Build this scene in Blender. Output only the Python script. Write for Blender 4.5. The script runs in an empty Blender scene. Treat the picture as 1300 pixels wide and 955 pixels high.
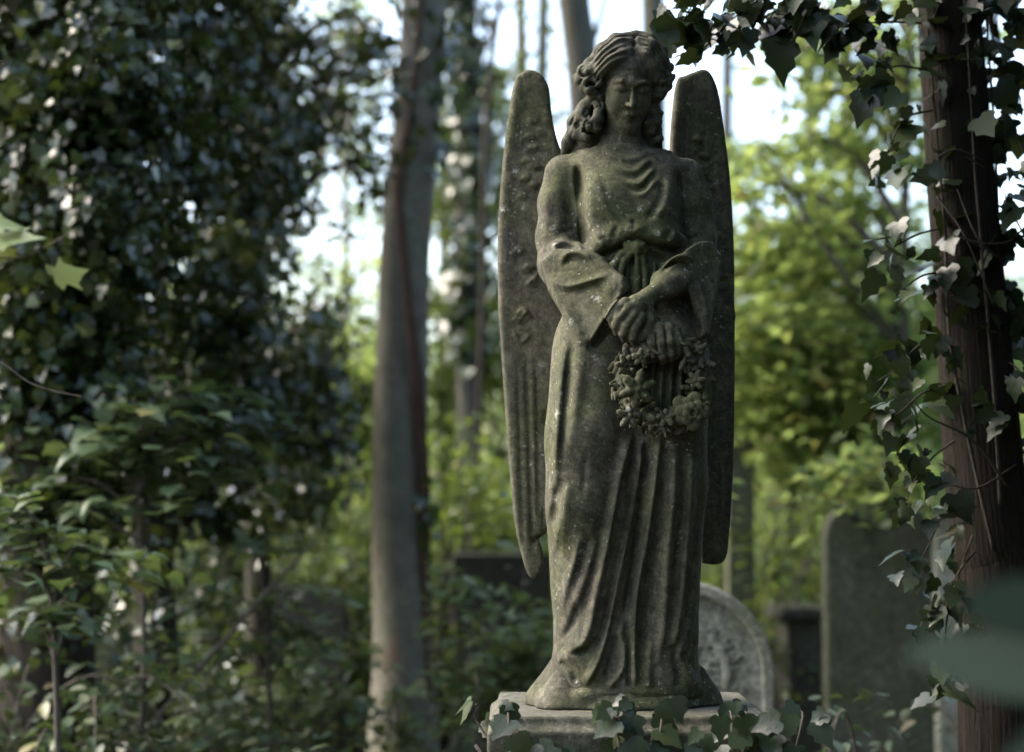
import bpy, math, random, time
import numpy as np
from mathutils import Vector

T0 = time.time()
rng = np.random.default_rng(11)
random.seed(11)
scene = bpy.context.scene
COL = scene.collection
R = math.radians

# ------------------------------------------------------------------ camera geometry
F = 0.0004                 # metres per photo pixel per metre of distance
PITCH = R(4.0)
CAM_Z = 1.6
CP, SP = math.cos(PITCH), math.sin(PITCH)


def W(px, py, d):
    """photo pixel + distance along the view axis -> world point"""
    u, v = (px - 650) * F * d, (477.5 - py) * F * d
    return np.array([u, d * CP - v * SP, CAM_Z + d * SP + v * CP])


def WY(px, py, Y):
    u, v = (px - 650) * F, (477.5 - py) * F
    t = Y / (CP - v * SP)
    return np.array([u * t, Y, CAM_Z + t * (SP + v * CP)])


# ------------------------------------------------------------------ object helpers
def thing(name, label, cat, loc=(0, 0, 0), group=None, kind=None):
    o = bpy.data.objects.new(name, None)
    o.empty_display_size = 0.2
    COL.objects.link(o)
    o.location = tuple(float(c) for c in loc)
    o['label'] = label
    o['category'] = cat
    if group:
        o['group'] = group
    if kind:
        o['kind'] = kind
    return o


def tag(o, label, cat, group=None, kind=None):
    o['label'] = label
    o['category'] = cat
    if group:
        o['group'] = group
    if kind:
        o['kind'] = kind
    return o


def mesh_np(name, verts, faces, mat, parent=None, smooth=True, loc=None):
    """faces: int array (n,3) or (n,4), or a list of arrays of both sizes. verts are WORLD coordinates."""
    verts = np.asarray(verts, np.float32)
    off = np.zeros(3, np.float32)
    if parent is not None:
        p, q = parent, np.zeros(3)
        while p is not None:
            q = q + np.array(p.location)
            p = p.parent
        off = q.astype(np.float32)
    if loc is not None:
        off = off + (np.asarray(loc, np.float32) - off)
    verts = verts - off
    fl = faces if isinstance(faces, list) else [faces]
    fl = [np.asarray(f, np.int32) for f in fl if len(f)]
    me = bpy.data.meshes.new(name)
    me.vertices.add(len(verts))
    me.vertices.foreach_set('co', verts.ravel())
    nl = sum(f.size for f in fl)
    nf = sum(len(f) for f in fl)
    me.loops.add(nl)
    me.loops.foreach_set('vertex_index', np.concatenate([f.ravel() for f in fl]))
    me.polygons.add(nf)
    tot = np.concatenate([np.full(len(f), f.shape[1], np.int32) for f in fl])
    st = np.concatenate([[0], np.cumsum(tot)[:-1]]).astype(np.int32)
    me.polygons.foreach_set('loop_start', st)
    me.polygons.foreach_set('use_smooth', np.full(nf, smooth, bool))
    me.update(calc_edges=True)
    me.validate()
    if mat:
        me.materials.append(mat)
    o = bpy.data.objects.new(name, me)
    COL.objects.link(o)
    if parent is not None:
        o.parent = parent
    if loc is not None:
        base = np.asarray(loc, float)
        if parent is not None:
            p = parent
            while p is not None:
                base = base - np.array(p.location)
                p = p.parent
        o.location = tuple(base)
    return o


# ------------------------------------------------------------------ materials
def new_mat(name):
    m = bpy.data.materials.new(name)
    m.use_nodes = True
    nt = m.node_tree
    nt.nodes.clear()
    out = nt.nodes.new('ShaderNodeOutputMaterial')
    return m, nt, out


def N(nt, typ, **kw):
    n = nt.nodes.new(typ)
    for k, v in kw.items():
        if k.startswith('i_'):
            n.inputs[k[2:].replace('_', ' ')].default_value = v
        else:
            setattr(n, k, v)
    return n


def ramp(nt, fac, stops):
    r = nt.nodes.new('ShaderNodeValToRGB')
    el = r.color_ramp.elements
    while len(el) > 1:
        el.remove(el[-1])
    el[0].position, el[0].color = stops[0][0], (*stops[0][1], 1)
    for p, c in stops[1:]:
        e = el.new(p)
        e.color = (*c, 1)
    nt.links.new(fac, r.inputs[0])
    return r


def g(v):
    return (v, v, v)


def mixc(nt, fac, a, b, blend='MIX'):
    m = nt.nodes.new('ShaderNodeMix')
    m.data_type = 'RGBA'
    m.blend_type = blend
    for sock, val in ((m.inputs[0], fac), (m.inputs[6], a), (m.inputs[7], b)):
        if hasattr(val, 'is_linked') or hasattr(val, 'node'):
            nt.links.new(val, sock)
        elif isinstance(val, (int, float)):
            sock.default_value = val
        else:
            sock.default_value = (*val, 1) if len(val) == 3 else val
    return m.outputs[2]


def noise(nt, co, scale, detail=4, rough=0.6, dist=0.0):
    n = N(nt, 'ShaderNodeTexNoise', i_Scale=scale, i_Detail=detail, i_Roughness=rough, i_Distortion=dist)
    nt.links.new(co, n.inputs['Vector'])
    return n.outputs['Fac']


def mapping(nt, co, scale):
    m = N(nt, 'ShaderNodeMapping')
    m.inputs['Scale'].default_value = scale
    nt.links.new(co, m.inputs['Vector'])
    return m.outputs[0]


def bump(nt, h, strength, dist, normal=None):
    b = N(nt, 'ShaderNodeBump')
    b.inputs['Strength'].default_value = strength
    b.inputs['Distance'].default_value = dist
    nt.links.new(h, b.inputs['Height'])
    if normal is not None:
        nt.links.new(normal, b.inputs['Normal'])
    return b.outputs[0]


def leaf_mat(name, stops, rough=0.4, transl=0.35, tr_col=(0.22, 0.30, 0.03), spec=0.5, tr_gain=1.0):
    """each leaf takes its colour from a ramp by Random Per Island"""
    m, nt, out = new_mat(name)
    geo = N(nt, 'ShaderNodeNewGeometry')
    col = ramp(nt, geo.outputs['Random Per Island'], stops)
    tc = N(nt, 'ShaderNodeTexCoord')
    n1 = noise(nt, tc.outputs['Object'], 60, 3)
    c2 = mixc(nt, 0.5, col.outputs[0], mixc(nt, n1, col.outputs[0], g(1.0), 'MULTIPLY'))
    pb = N(nt, 'ShaderNodeBsdfPrincipled')
    nt.links.new(c2, pb.inputs['Base Color'])
    pb.inputs['Roughness'].default_value = rough
    pb.inputs['Specular IOR Level'].default_value = spec
    nt.links.new(bump(nt, n1, 0.3, 0.004), pb.inputs['Normal'])
    tr = N(nt, 'ShaderNodeBsdfTranslucent')
    tc_ = mixc(nt, 0.6, col.outputs[0], tr_col)
    if tr_gain != 1.0:
        tc_ = mixc(nt, 1.0, tc_, g(tr_gain), 'MULTIPLY')
    nt.links.new(tc_, tr.inputs['Color'])
    ms = N(nt, 'ShaderNodeMixShader')
    ms.inputs[0].default_value = transl
    nt.links.new(pb.outputs[0], ms.inputs[1])
    nt.links.new(tr.outputs[0], ms.inputs[2])
    nt.links.new(ms.outputs[0], out.inputs[0])
    return m


def bark_mat(name, dark, light, moss=None, moss_amt=0.4, scale=(14, 14, 2.0), rough=0.9, bump_d=0.012, patches=None):
    m, nt, out = new_mat(name)
    tc = N(nt, 'ShaderNodeTexCoord')
    co = tc.outputs['Object']
    st = mapping(nt, co, scale)
    n1 = noise(nt, st, 2.5, 8, 0.65, 0.6)
    n2 = noise(nt, co, 3.0, 5, 0.6)
    n3 = noise(nt, co, 55, 4, 0.6)
    c = ramp(nt, n1, [(0.3, dark), (0.7, light)]).outputs[0]
    c = mixc(nt, 0.5, c, mixc(nt, 1.0, c, ramp(nt, n3, [(0.3, g(0.45)), (0.7, g(1.35))]).outputs[0], 'MULTIPLY'))
    if moss:
        c = mixc(nt, ramp(nt, n2, [(0.5 - 0.2 * moss_amt, g(0)), (0.75 - 0.2 * moss_amt, g(moss_amt))]).outputs[0], c, moss)
    if patches:
        pn = noise(nt, mapping(nt, co, (5, 5, 1.2)), 1.6, 5, 0.6, 0.4)
        c = mixc(nt, ramp(nt, pn, [(patches[1], g(0)), (patches[1] + 0.05, g(0.85))]).outputs[0], c, patches[0])
    pb = N(nt, 'ShaderNodeBsdfPrincipled')
    nt.links.new(c, pb.inputs['Base Color'])
    pb.inputs['Roughness'].default_value = rough
    pb.inputs['Specular IOR Level'].default_value = 0.25
    nt.links.new(bump(nt, n3, 0.4, bump_d * 0.4, bump(nt, n1, 0.9, bump_d)), pb.inputs['Normal'])
    nt.links.new(pb.outputs[0], out.inputs[0])
    return m


def stone_mat(name, base, dark, moss, lichen=0.5, moss_amt=0.5, seed=0.0, streak=0.5, warm=None):
    m, nt, out = new_mat(name)
    tc = N(nt, 'ShaderNodeTexCoord')
    mp = N(nt, 'ShaderNodeMapping')
    mp.inputs['Location'].default_value = (seed * 3.1, seed * 1.7, seed * 2.3)
    nt.links.new(tc.outputs['Object'], mp.inputs['Vector'])
    co = mp.outputs[0]
    big = noise(nt, co, 4.5, 6, 0.6, 0.5)
    mid = noise(nt, co, 16, 7, 0.65, 0.3)
    fine = noise(nt, co, 160, 5, 0.7)
    grit = noise(nt, co, 420, 3, 0.6)
    stv = noise(nt, mapping(nt, co, (22, 22, 1.6)), 1.0, 6, 0.65, 0.4)
    c = mixc(nt, ramp(nt, mid, [(0.32, g(0)), (0.68, g(1))]).outputs[0], base, tuple(b * 0.62 for b in base))
    if warm:
        wn = noise(nt, co, 6.5, 5, 0.6, 0.4)
        c = mixc(nt, ramp(nt, wn, [(0.48, g(0)), (0.66, g(0.7))]).outputs[0], c, warm)
    c = mixc(nt, ramp(nt, stv, [(0.45, g(0)), (0.7, g(streak))]).outputs[0], c, dark)
    c = mixc(nt, ramp(nt, big, [(0.42, g(0)), (0.64, g(moss_amt))]).outputs[0], c, moss)
    c = mixc(nt, 0.8, c, mixc(nt, 1.0, c, ramp(nt, fine, [(0.3, g(0.5)), (0.72, g(1.5))]).outputs[0], 'MULTIPLY'))
    mott = noise(nt, co, 42, 5, 0.7, 0.6)
    c = mixc(nt, 0.85, c, mixc(nt, 1.0, c, ramp(nt, mott, [(0.34, g(0.45)), (0.5, g(1.0)), (0.68, g(1.75))]).outputs[0], 'MULTIPLY'))
    # pale lichen specks and spots
    vo = N(nt, 'ShaderNodeTexVoronoi', i_Scale=70.0, i_Randomness=1.0)
    jit = N(nt, 'ShaderNodeTexNoise', i_Scale=90.0, i_Detail=2.0)
    nt.links.new(co, jit.inputs['Vector'])
    jm = N(nt, 'ShaderNodeVectorMath', operation='MULTIPLY_ADD')
    nt.links.new(jit.outputs['Color'], jm.inputs[0])
    jm.inputs[1].default_value = (0.012, 0.012, 0.012)
    nt.links.new(co, jm.inputs[2])
    co_j = jm.outputs[0]
    nt.links.new(co_j, vo.inputs['Vector'])
    vo2 = N(nt, 'ShaderNodeTexVoronoi', i_Scale=21.0, i_Randomness=1.0)
    nt.links.new(co_j, vo2.inputs['Vector'])
    ln = noise(nt, co, 5.0, 3, 0.5)
    def cellmask(v, lo):
        return ramp(nt, v.outputs['Color'], [(lo, g(0)), (lo + 0.03, g(1))]).outputs[0]
    spots = mixc(nt, 1.0, ramp(nt, vo.outputs['Distance'], [(0.15, g(1)), (0.32, g(0))]).outputs[0], cellmask(vo, 0.52), 'MULTIPLY')
    spots2 = mixc(nt, 1.0, ramp(nt, vo2.outputs['Distance'], [(0.10, g(1)), (0.26, g(0))]).outputs[0], cellmask(vo2, 0.58), 'MULTIPLY')
    lm = ramp(nt, ln, [(0.42, g(0)), (0.66, g(lichen))]).outputs[0]
    gate = ramp(nt, fine, [(0.42, g(0)), (0.58, g(1))]).outputs[0]
    for sp, cc in ((spots, (0.42, 0.43, 0.38)), (spots2, (0.46, 0.47, 0.43))):
        c = mixc(nt, mixc(nt, 1.0, mixc(nt, 1.0, sp, lm, 'MULTIPLY'), gate, 'MULTIPLY'), c, cc)
    pb = N(nt, 'ShaderNodeBsdfPrincipled')
    nt.links.new(c, pb.inputs['Base Color'])
    pb.inputs['Roughness'].default_value = 0.88
    pb.inputs['Specular IOR Level'].default_value = 0.3
    b1 = bump(nt, mid, 0.35, 0.006)
    b2 = bump(nt, fine, 0.5, 0.0022, b1)
    b3 = bump(nt, grit, 0.4, 0.0012, b2)
    nt.links.new(b3, pb.inputs['Normal'])
    nt.links.new(pb.outputs[0], out.inputs[0])
    return m


# ------------------------------------------------------------------ signed distance sculpting
def smin(a, b, k):
    if k <= 0:
        return np.minimum(a, b)
    h = np.maximum(k - np.abs(a - b), 0) / k
    return np.minimum(a, b) - h * h * k * 0.25


def smax(a, b, k):
    return -smin(-a, -b, k)


class Grid:
    def __init__(s, lo, hi, h):
        s.lo = np.array(lo, np.float32)
        s.h = h
        s.n = np.ceil((np.array(hi) - s.lo) / h).astype(int) + 1
        s.ax = [(s.lo[i] + h * np.arange(s.n[i])).astype(np.float32) for i in range(3)]
        s.f = np.full(s.n, 0.5, np.float32)

    def sub(s, lo, hi, pad):
        sl = []
        for i in range(3):
            a = int(np.floor((lo[i] - pad - s.lo[i]) / s.h))
            b = int(np.ceil((hi[i] + pad - s.lo[i]) / s.h)) + 1
            sl.append(slice(max(a, 0), min(max(b, 0), s.n[i])))
        sl = tuple(sl)
        X = s.ax[0][sl[0]][:, None, None]
        Y = s.ax[1][sl[1]][None, :, None]
        Z = s.ax[2][sl[2]][None, None, :]
        return sl, X, Y, Z

    def op(s, prim, k=0.0, mode='add'):
        fn, lo, hi = prim
        sl, X, Y, Z = s.sub(lo, hi, k + 4 * s.h + 0.006)
        if min(len(X), Y.shape[1], Z.shape[2]) == 0:
            return
        d = fn(X, Y, Z).astype(np.float32)
        cur = s.f[sl]
        if mode == 'add':
            s.f[sl] = smin(cur, d, k)
        elif mode == 'cut':
            s.f[sl] = smax(cur, -d, k)
        elif mode == 'and':
            s.f[sl] = smax(cur, d, k)

    def front(s):
        """front-most y of the surface for every (x, z); nan -> large"""
        ins = s.f < 0
        any_ = ins.any(axis=1)
        j = ins.argmax(axis=1)
        return np.where(any_, s.ax[1][j], 9.0).astype(np.float32)

    def displace(s, D, depth=0.05):
        """move the front-most surface by D(x,z) metres towards -y"""
        ys = s.front()
        # fill the outside with the nearest inside columns' depth by a few dilations
        big = ys > 5
        for _ in range(8):
            p = np.pad(ys, 1, constant_values=9.0)
            m = np.minimum.reduce([p[:-2, 1:-1], p[2:, 1:-1], p[1:-1, :-2], p[1:-1, 2:]])
            ys = np.where(big & (ys > 5), m, ys)
        rel = s.ax[1][None, :, None] - ys[:, None, :]
        w = np.clip(1.0 - (rel - 0.012) / depth, 0, 1)
        w = w * w * (3 - 2 * w)
        s.f -= (D[:, None, :] * w).astype(np.float32)

    def mesh(s):
        f = s.f
        ins = f < 0
        c = np.zeros(tuple(s.n - 1), np.uint8)
        offs = [(a, b, d) for a in (0, 1) for b in (0, 1) for d in (0, 1)]
        for a, b, d in offs:
            c += ins[a:s.n[0] - 1 + a, b:s.n[1] - 1 + b, d:s.n[2] - 1 + d]
        act = (c > 0) & (c < 8)
        I = np.argwhere(act)
        ids = np.full(act.shape, -1, np.int32)
        ids[act] = np.arange(len(I))
        pos = np.zeros((len(I), 3), np.float32)
        cnt = np.zeros(len(I), np.float32)
        val = {o: f[I[:, 0] + o[0], I[:, 1] + o[1], I[:, 2] + o[2]] for o in offs}
        for o in offs:
            for ax in range(3):
                if o[ax] == 0:
                    q = list(o)
                    q[ax] = 1
                    a, b = val[o], val[tuple(q)]
                    x = (a < 0) != (b < 0)
                    t = np.where(x, a / np.where(x, a - b, 1), 0)
                    p = np.tile(np.array(o, np.float32), (len(I), 1))
                    p[:, ax] = t
                    pos[x] += p[x]
                    cnt[x] += 1
        V = (I + pos / cnt[:, None]) * s.h + s.lo
        quads = []
        for ax in range(3):
            u, v = [(1, 2), (2, 0), (0, 1)][ax]
            sa = [slice(None)] * 3
            sb = [slice(None)] * 3
            sa[ax] = slice(0, -1)
            sb[ax] = slice(1, None)
            A, B = ins[tuple(sa)], ins[tuple(sb)]
            e = np.argwhere(A != B)
            ok = (e[:, u] > 0) & (e[:, v] > 0) & (e[:, u] < s.n[u] - 1) & (e[:, v] < s.n[v] - 1)
            e = e[ok]
            flip = ~A[tuple(e.T)]
            du = np.zeros(3, int); du[u] = 1
            dv = np.zeros(3, int); dv[v] = 1
            q = np.stack([ids[tuple((e - du - dv).T)], ids[tuple((e - dv).T)], ids[tuple(e.T)], ids[tuple((e - du).T)]], 1)
            q[flip] = q[flip][:, ::-1]
            quads.append(q)
        Q = np.concatenate(quads)
        Q = Q[(Q >= 0).all(1)]
        return V, Q


def ell(c, r, rot=None):
    c = np.array(c, np.float32)
    r = np.array(r, np.float32)
    m = float(np.max(r))
    Rm = rot
    def fn(X, Y, Z):
        x, y, z = X - c[0], Y - c[1], Z - c[2]
        if Rm is not None:
            x, y, z = (Rm[0, 0] * x + Rm[0, 1] * y + Rm[0, 2] * z, Rm[1, 0] * x + Rm[1, 1] * y + Rm[1, 2] * z,
                       Rm[2, 0] * x + Rm[2, 1] * y + Rm[2, 2] * z)
        k0 = np.sqrt((x / r[0]) ** 2 + (y / r[1]) ** 2 + (z / r[2]) ** 2)
        k1 = np.sqrt((x / r[0] ** 2) ** 2 + (y / r[1] ** 2) ** 2 + (z / r[2] ** 2) ** 2) + 1e-6
        return k0 * (k0 - 1) / k1
    e = r if Rm is None else np.full(3, m)
    return fn, c - e, c + e


def cone(a, b, ra, rb):
    a = np.array(a, np.float32)
    b = np.array(b, np.float32)
    ab = b - a
    L2 = float(ab @ ab) + 1e-9
    def fn(X, Y, Z):
        x, y, z = X - a[0], Y - a[1], Z - a[2]
        t = np.clip((x * ab[0] + y * ab[1] + z * ab[2]) / L2, 0, 1)
        return np.sqrt((x - t * ab[0]) ** 2 + (y - t * ab[1]) ** 2 + (z - t * ab[2]) ** 2) - (ra + (rb - ra) * t)
    rm = max(ra, rb)
    return fn, np.minimum(a, b) - rm, np.maximum(a, b) + rm


def chain(gr, pts, rad, k, kin=None, mode='add'):
    """a tapered tube through pts (smoothly joined to itself, then to the grid)"""
    pr = [cone(pts[i], pts[i + 1], rad[i], rad[i + 1]) for i in range(len(pts) - 1)]
    kk = kin if kin is not None else 0.006
    def fn(X, Y, Z):
        d = pr[0][0](X, Y, Z)
        for q in pr[1:]:
            d = smin(d, q[0](X, Y, Z), kk)
        return d
    lo = np.min([q[1] for q in pr], axis=0)
    hi = np.max([q[2] for q in pr], axis=0)
    gr.op((fn, lo, hi), k, mode)


def poly_sd(P, X, Z):
    """signed distance in the x-z plane to a closed polygon P (n,2)"""
    P = np.asarray(P, np.float32)
    d = np.full(np.broadcast(X, Z).shape, 1e9, np.float32)
    s = np.ones(d.shape, np.float32)
    n = len(P)
    for i in range(n):
        a, b = P[i], P[i - 1]
        ex, ez = b[0] - a[0], b[1] - a[1]
        wx, wz = X - a[0], Z - a[1]
        t = np.clip((wx * ex + wz * ez) / (ex * ex + ez * ez + 1e-12), 0, 1)
        d = np.minimum(d, (wx - ex * t) ** 2 + (wz - ez * t) ** 2)
        c1, c2, c3 = Z >= a[1], Z < b[1], ex * wz > ez * wx
        fl = (c1 & c2 & c3) | (~c1 & ~c2 & ~c3)
        s = np.where(fl, -s, s)
    return s * np.sqrt(d)


def spline(P, n=8, closed=False):
    """Catmull-Rom through P"""
    P = np.asarray(P, float)
    m = len(P)
    out = []
    rngi = range(m if closed else m - 1)
    for i in rngi:
        if closed:
            p0, p1, p2, p3 = P[i - 1], P[i], P[(i + 1) % m], P[(i + 2) % m]
        else:
            p0, p1, p2, p3 = P[max(i - 1, 0)], P[i], P[i + 1], P[min(i + 2, m - 1)]
        for t in np.arange(n) / n:
            out.append(0.5 * (2 * p1 + (p2 - p0) * t + (2 * p0 - 5 * p1 + 4 * p2 - p3) * t * t + (3 * p1 - p0 - 3 * p2 + p3) * t ** 3))
    if not closed:
        out.append(P[-1])
    return np.array(out)


def stroke(D, gx, gz, pts, amp, wl, wr=None, ta=0.25, tb=0.25, power=2.0):
    """add a ridge (amp>0) or groove (amp<0) along a polyline in the x-z plane; wl / wr are the widths to its left / right in the image"""
    wr = wl if wr is None else wr
    P = spline(pts, 6) if len(pts) > 2 else np.asarray(pts, float)
    seg = np.diff(P, axis=0)
    L = np.concatenate([[0], np.cumsum(np.hypot(seg[:, 0], seg[:, 1]))])
    wm = 2.6 * max(wl, wr)
    ix = np.where((gx > P[:, 0].min() - wm) & (gx < P[:, 0].max() + wm))[0]
    iz = np.where((gz > P[:, 1].min() - wm) & (gz < P[:, 1].max() + wm))[0]
    if len(ix) == 0 or len(iz) == 0:
        return
    X = gx[ix][:, None]
    Z = gz[iz][None, :]
    best = np.full((len(ix), len(iz)), 1e9)
    side = np.zeros_like(best)
    tt = np.zeros_like(best)
    for i in range(len(seg)):
        a, e = P[i], seg[i]
        l2 = e @ e + 1e-12
        t = np.clip(((X - a[0]) * e[0] + (Z - a[1]) * e[1]) / l2, 0, 1)
        dx, dz = X - a[0] - t * e[0], Z - a[1] - t * e[1]
        d = dx * dx + dz * dz
        m = d < best
        best = np.where(m, d, best)
        # image left: smaller x for mostly vertical strokes, larger z (upper) for mostly horizontal
        sgn = np.where(abs(e[1]) >= abs(e[0]), dx, -dz)
        side = np.where(m, sgn, side)
        tt = np.where(m, (L[i] + t * math.sqrt(l2)) / L[-1], tt)
    d = np.sqrt(best)
    w = np.where(side < 0, wl, wr)
    prof = np.exp(-(d / w) ** power)
    def ss(x):
        x = np.clip(x, 0, 1)
        return x * x * (3 - 2 * x)
    env = (ss(tt / ta) if ta > 0 else 1.0) * (ss((1 - tt) / tb) if tb > 0 else 1.0)
    D[np.ix_(ix, iz)] += (amp * prof * env).astype(np.float32)
SUN_E, SUN_ANG, EXPOSURE = 0.5, 35, 2.5
M_GL = None
# =================================================================== THE ANGEL
YS = 5.0
O = WY(795, 893, YS)                       # foot of the statue's rock base, on its pedestal


def S(px, py, y=0.0):
    """photo pixel on the statue's own plane -> statue-local point at depth y (negative = nearer)"""
    p = WY(px, py, YS) - O
    return np.array([p[0], y, p[2]])


def SX(px, py=477):
    return float(S(px, py)[0])


PX = 0.002                                  # about one photo pixel on the statue


def P2(*pts):
    return np.array([[S(a, b)[0], S(a, b)[2]] for a, b in pts])


M_STONE = stone_mat('weathered_limestone', (0.094, 0.089, 0.062), (0.024, 0.024, 0.018), (0.050, 0.057, 0.021), lichen=0.85, moss_amt=0.9, streak=0.85, warm=(0.104, 0.088, 0.064))
M_STONE_HAIR = stone_mat('weathered_limestone_hair', (0.082, 0.078, 0.062), (0.024, 0.024, 0.020), (0.042, 0.045, 0.024), lichen=0.3, moss_amt=0.7, seed=2.0)

angel = thing('angel_statue', 'weathered mossy stone angel with folded wings and bowed head holding a wreath, on a pedestal', 'statue', O)


def build_body():
    h = 0.0025
    gr = Grid((-0.26, -0.29, -0.005), (0.26, 0.20, S(795, 40)[2] + 0.02), h)
    # ---- gown: lofted sections (py, left, right, centre depth, half depth, exponent)
    sec = [(196, 742, 846, 0.030, 0.070, 2.2), (212, 730, 866, 0.030, 0.088, 2.3), (240, 728, 866, 0.022, 0.108, 2.3),
           (275, 731, 868, 0.015, 0.120, 2.3), (303, 735, 867, 0.012, 0.120, 2.3), (318, 739, 866, 0.014, 0.108, 2.3),
           (332, 740, 866, 0.016, 0.100, 2.3), (360, 734, 872, 0.018, 0.108, 2.3), (400, 716, 886, 0.018, 0.124, 2.3),
           (450, 704, 897, 0.016, 0.140, 2.3), (520, 697, 897, 0.012, 0.152, 2.4), (600, 694, 894, 0.006, 0.156, 2.4),
           (660, 694, 889, 0.002, 0.154, 2.4), (720, 698, 884, 0.004, 0.150, 2.4), (780, 703, 881, 0.004, 0.150, 2.4),
           (820, 705, 883, 0.002, 0.158, 2.4), (850, 700, 888, 0.0, 0.168, 2.5), (872, 694, 893, 0.0, 0.176, 2.6), (880, 696, 892, 0.0, 0.17, 2.6)]
    sz = np.array([S(795, q[0])[2] for q in sec])[::-1]
    sl = np.array([S(q[1], q[0])[0] for q in sec])[::-1]
    sr = np.array([S(q[2], q[0])[0] for q in sec])[::-1]
    sy = np.array([q[3] for q in sec])[::-1]
    sb = np.array([q[4] for q in sec])[::-1]
    sn = np.array([q[5] for q in sec])[::-1]
    def gown(X, Y, Z):
        z = Z.ravel()
        def it(a):
            return np.interp(z, sz, a).astype(np.float32)[None, None, :]
        L, Rr, cy, b, n = it(sl), it(sr), it(sy), it(sb), it(sn)
        cx, a = (L + Rr) / 2, (Rr - L) / 2
        p = ((np.abs(X - cx) / a) ** n + (np.abs(Y - cy) / b) ** n) ** (1 / n)
        d = (p - 1) * np.minimum(a, b)
        return np.maximum(d, np.maximum(Z - sz[-1], sz[0] - Z))
    gr.op((gown, (-0.25, -0.2, sz[0]), (0.25, 0.2, sz[-1])))
    # shoulders and chest
    gr.op(ell(S(791, 214, 0.035), (0.150, 0.078, 0.055)), 0.05)
    gr.op(ell(S(770, 262, -0.04), (0.066, 0.065, 0.075)), 0.04)
    gr.op(ell(S(829, 262, -0.035), (0.062, 0.065, 0.075)), 0.04)
    # blousing of the bodice over the belt
    chain(gr, [S(744, 318, -0.045), S(770, 313, -0.088), S(800, 303, -0.098), S(832, 309, -0.090), S(862, 308, -0.055)],
          [0.020, 0.022, 0.022, 0.022, 0.02], 0.03, 0.02)
    # forward (bent) leg under the gown, thigh to foot
    chain(gr, [S(752, 440, -0.07), S(742, 560, -0.105), S(735, 640, -0.112), S(742, 740, -0.085), S(735, 830, -0.09)],
          [0.085, 0.082, 0.064, 0.05, 0.05], 0.07, 0.05)
    chain(gr, [S(848, 450, -0.06), S(846, 620, -0.075), S(845, 800, -0.07)], [0.08, 0.07, 0.06], 0.06, 0.05)
    # neck
    chain(gr, [S(790, 212, 0.03), S(789, 188, 0.006), S(792, 158, -0.02)], [0.068, 0.047, 0.045], 0.035, 0.02)
    chain(gr, [S(745, 207, 0.05), S(789, 180, 0.03), S(836, 207, 0.05)], [0.04, 0.05, 0.04], 0.03, 0.02)

    # ---- drapery strokes on the gown
    gx, gz = gr.ax[0], gr.ax[2]
    D = np.zeros((len(gx), len(gz)), np.float32)
    def st(pts, amp, wl, wr=None, ta=0.25, tb=0.25, power=2.0):
        stroke(D, gx, gz, P2(*pts), amp * 0.001, wl * PX, None if wr is None else wr * PX, ta, tb, power)
    # cowl neck
    st([(762, 190), (776, 202), (796, 207), (815, 201), (826, 190)], 5, 3.5, 6)
    st([(764, 196), (778, 209), (797, 214), (817, 207), (828, 196)], -4, 3.5)
    st([(772, 207), (790, 221), (806, 222), (826, 203)], 7, 7, 4, 0.45, 0.2)
    st([(778, 219), (794, 231), (808, 231), (828, 209)], -8, 4, 4, 0.4, 0.2)
    st([(786, 228), (800, 238), (811, 239), (829, 216)], 9, 7, 4, 0.45, 0.2)
    st([(792, 240), (803, 248), (813, 247), (831, 224)], -9, 4, 4, 0.35, 0.25)
    st([(797, 246), (808, 256), (818, 250), (834, 230)], 7, 5, 4, 0.4, 0.3)
    st([(752, 205), (757, 240), (768, 275), (785, 298)], 4, 8, 5, 0.3, 0.3)
    st([(846, 222), (845, 250), (836, 275), (820, 297)], 7, 6, 9, 0.3, 0.3)
    st([(838, 232), (836, 255), (828, 275), (812, 292)], -5, 5, 5, 0.3, 0.3)
    st([(770, 275), (785, 297), (803, 300), (824, 292)], 4, 6, 5, 0.3, 0.3)
    st([(745, 215), (748, 260), (752, 300)], 3.5, 5, 7, 0.2, 0.3)
    # arm-hole grooves
    st([(731, 203), (735, 235), (738, 270), (741, 308), (743, 325)], -22, 4.5, 5.5, 0.25, 0.2)
    st([(858, 214), (861, 245), (864, 275), (865, 312)], -18, 5, 4.5, 0.25, 0.2)
    # under the bodice
    st([(742, 333), (762, 329), (782, 322), (800, 313), (818, 316), (840, 321), (862, 323)], -12, 5, 3.5, 0.12, 0.12)
    st([(752, 300), (757, 314), (768, 323)], 6, 5, 4, 0.3, 0.3)
    st([(762, 304), (768, 314), (779, 318)], -6, 3.5, 3.5, 0.3, 0.3)
    st([(845, 298), (842, 308), (836, 315)], -6, 4, 4, 0.3, 0.3)
    st([(856, 296), (852, 308), (846, 316)], 6, 4, 4, 0.3, 0.3)
    st([(783, 293), (778, 303), (776, 313)], -5, 4, 3, 0.3, 0.3)
    st([(800, 285), (801, 294), (799, 304)], -6, 4, 3, 0.3, 0.3)
    # pleats between belt and hands
    for k, xx in enumerate((776, 785, 793, 801, 809, 818, 827)):
        st([(xx + 2, 334), (xx, 365), (xx - 1, 405)], 13, 2.9, 2.2, 0.15, 0.2)
    # skirt: hip folds at the left
    st([(716, 430), (709, 500), (703, 580), (702, 650)], 10, 5, 7)
    st([(725, 430), (716, 510), (709, 600)], -9, 4, 5)
    st([(737, 440), (727, 520), (718, 590)], 6, 7, 8)
    st([(757, 430), (745, 500), (735, 560)], -3, 9, 9)
    # skirt: long fan of folds from the wreath to the hem
    st([(800, 548), (790, 580), (779, 625), (766, 696), (753, 755), (746, 792), (734, 814), (708, 826)], 18, 8, 4.5, 0.12, 0.1)
    st([(785, 590), (770, 640), (755, 700), (741, 755), (728, 795)], -10, 8, 7, 0.25, 0.3)
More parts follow.
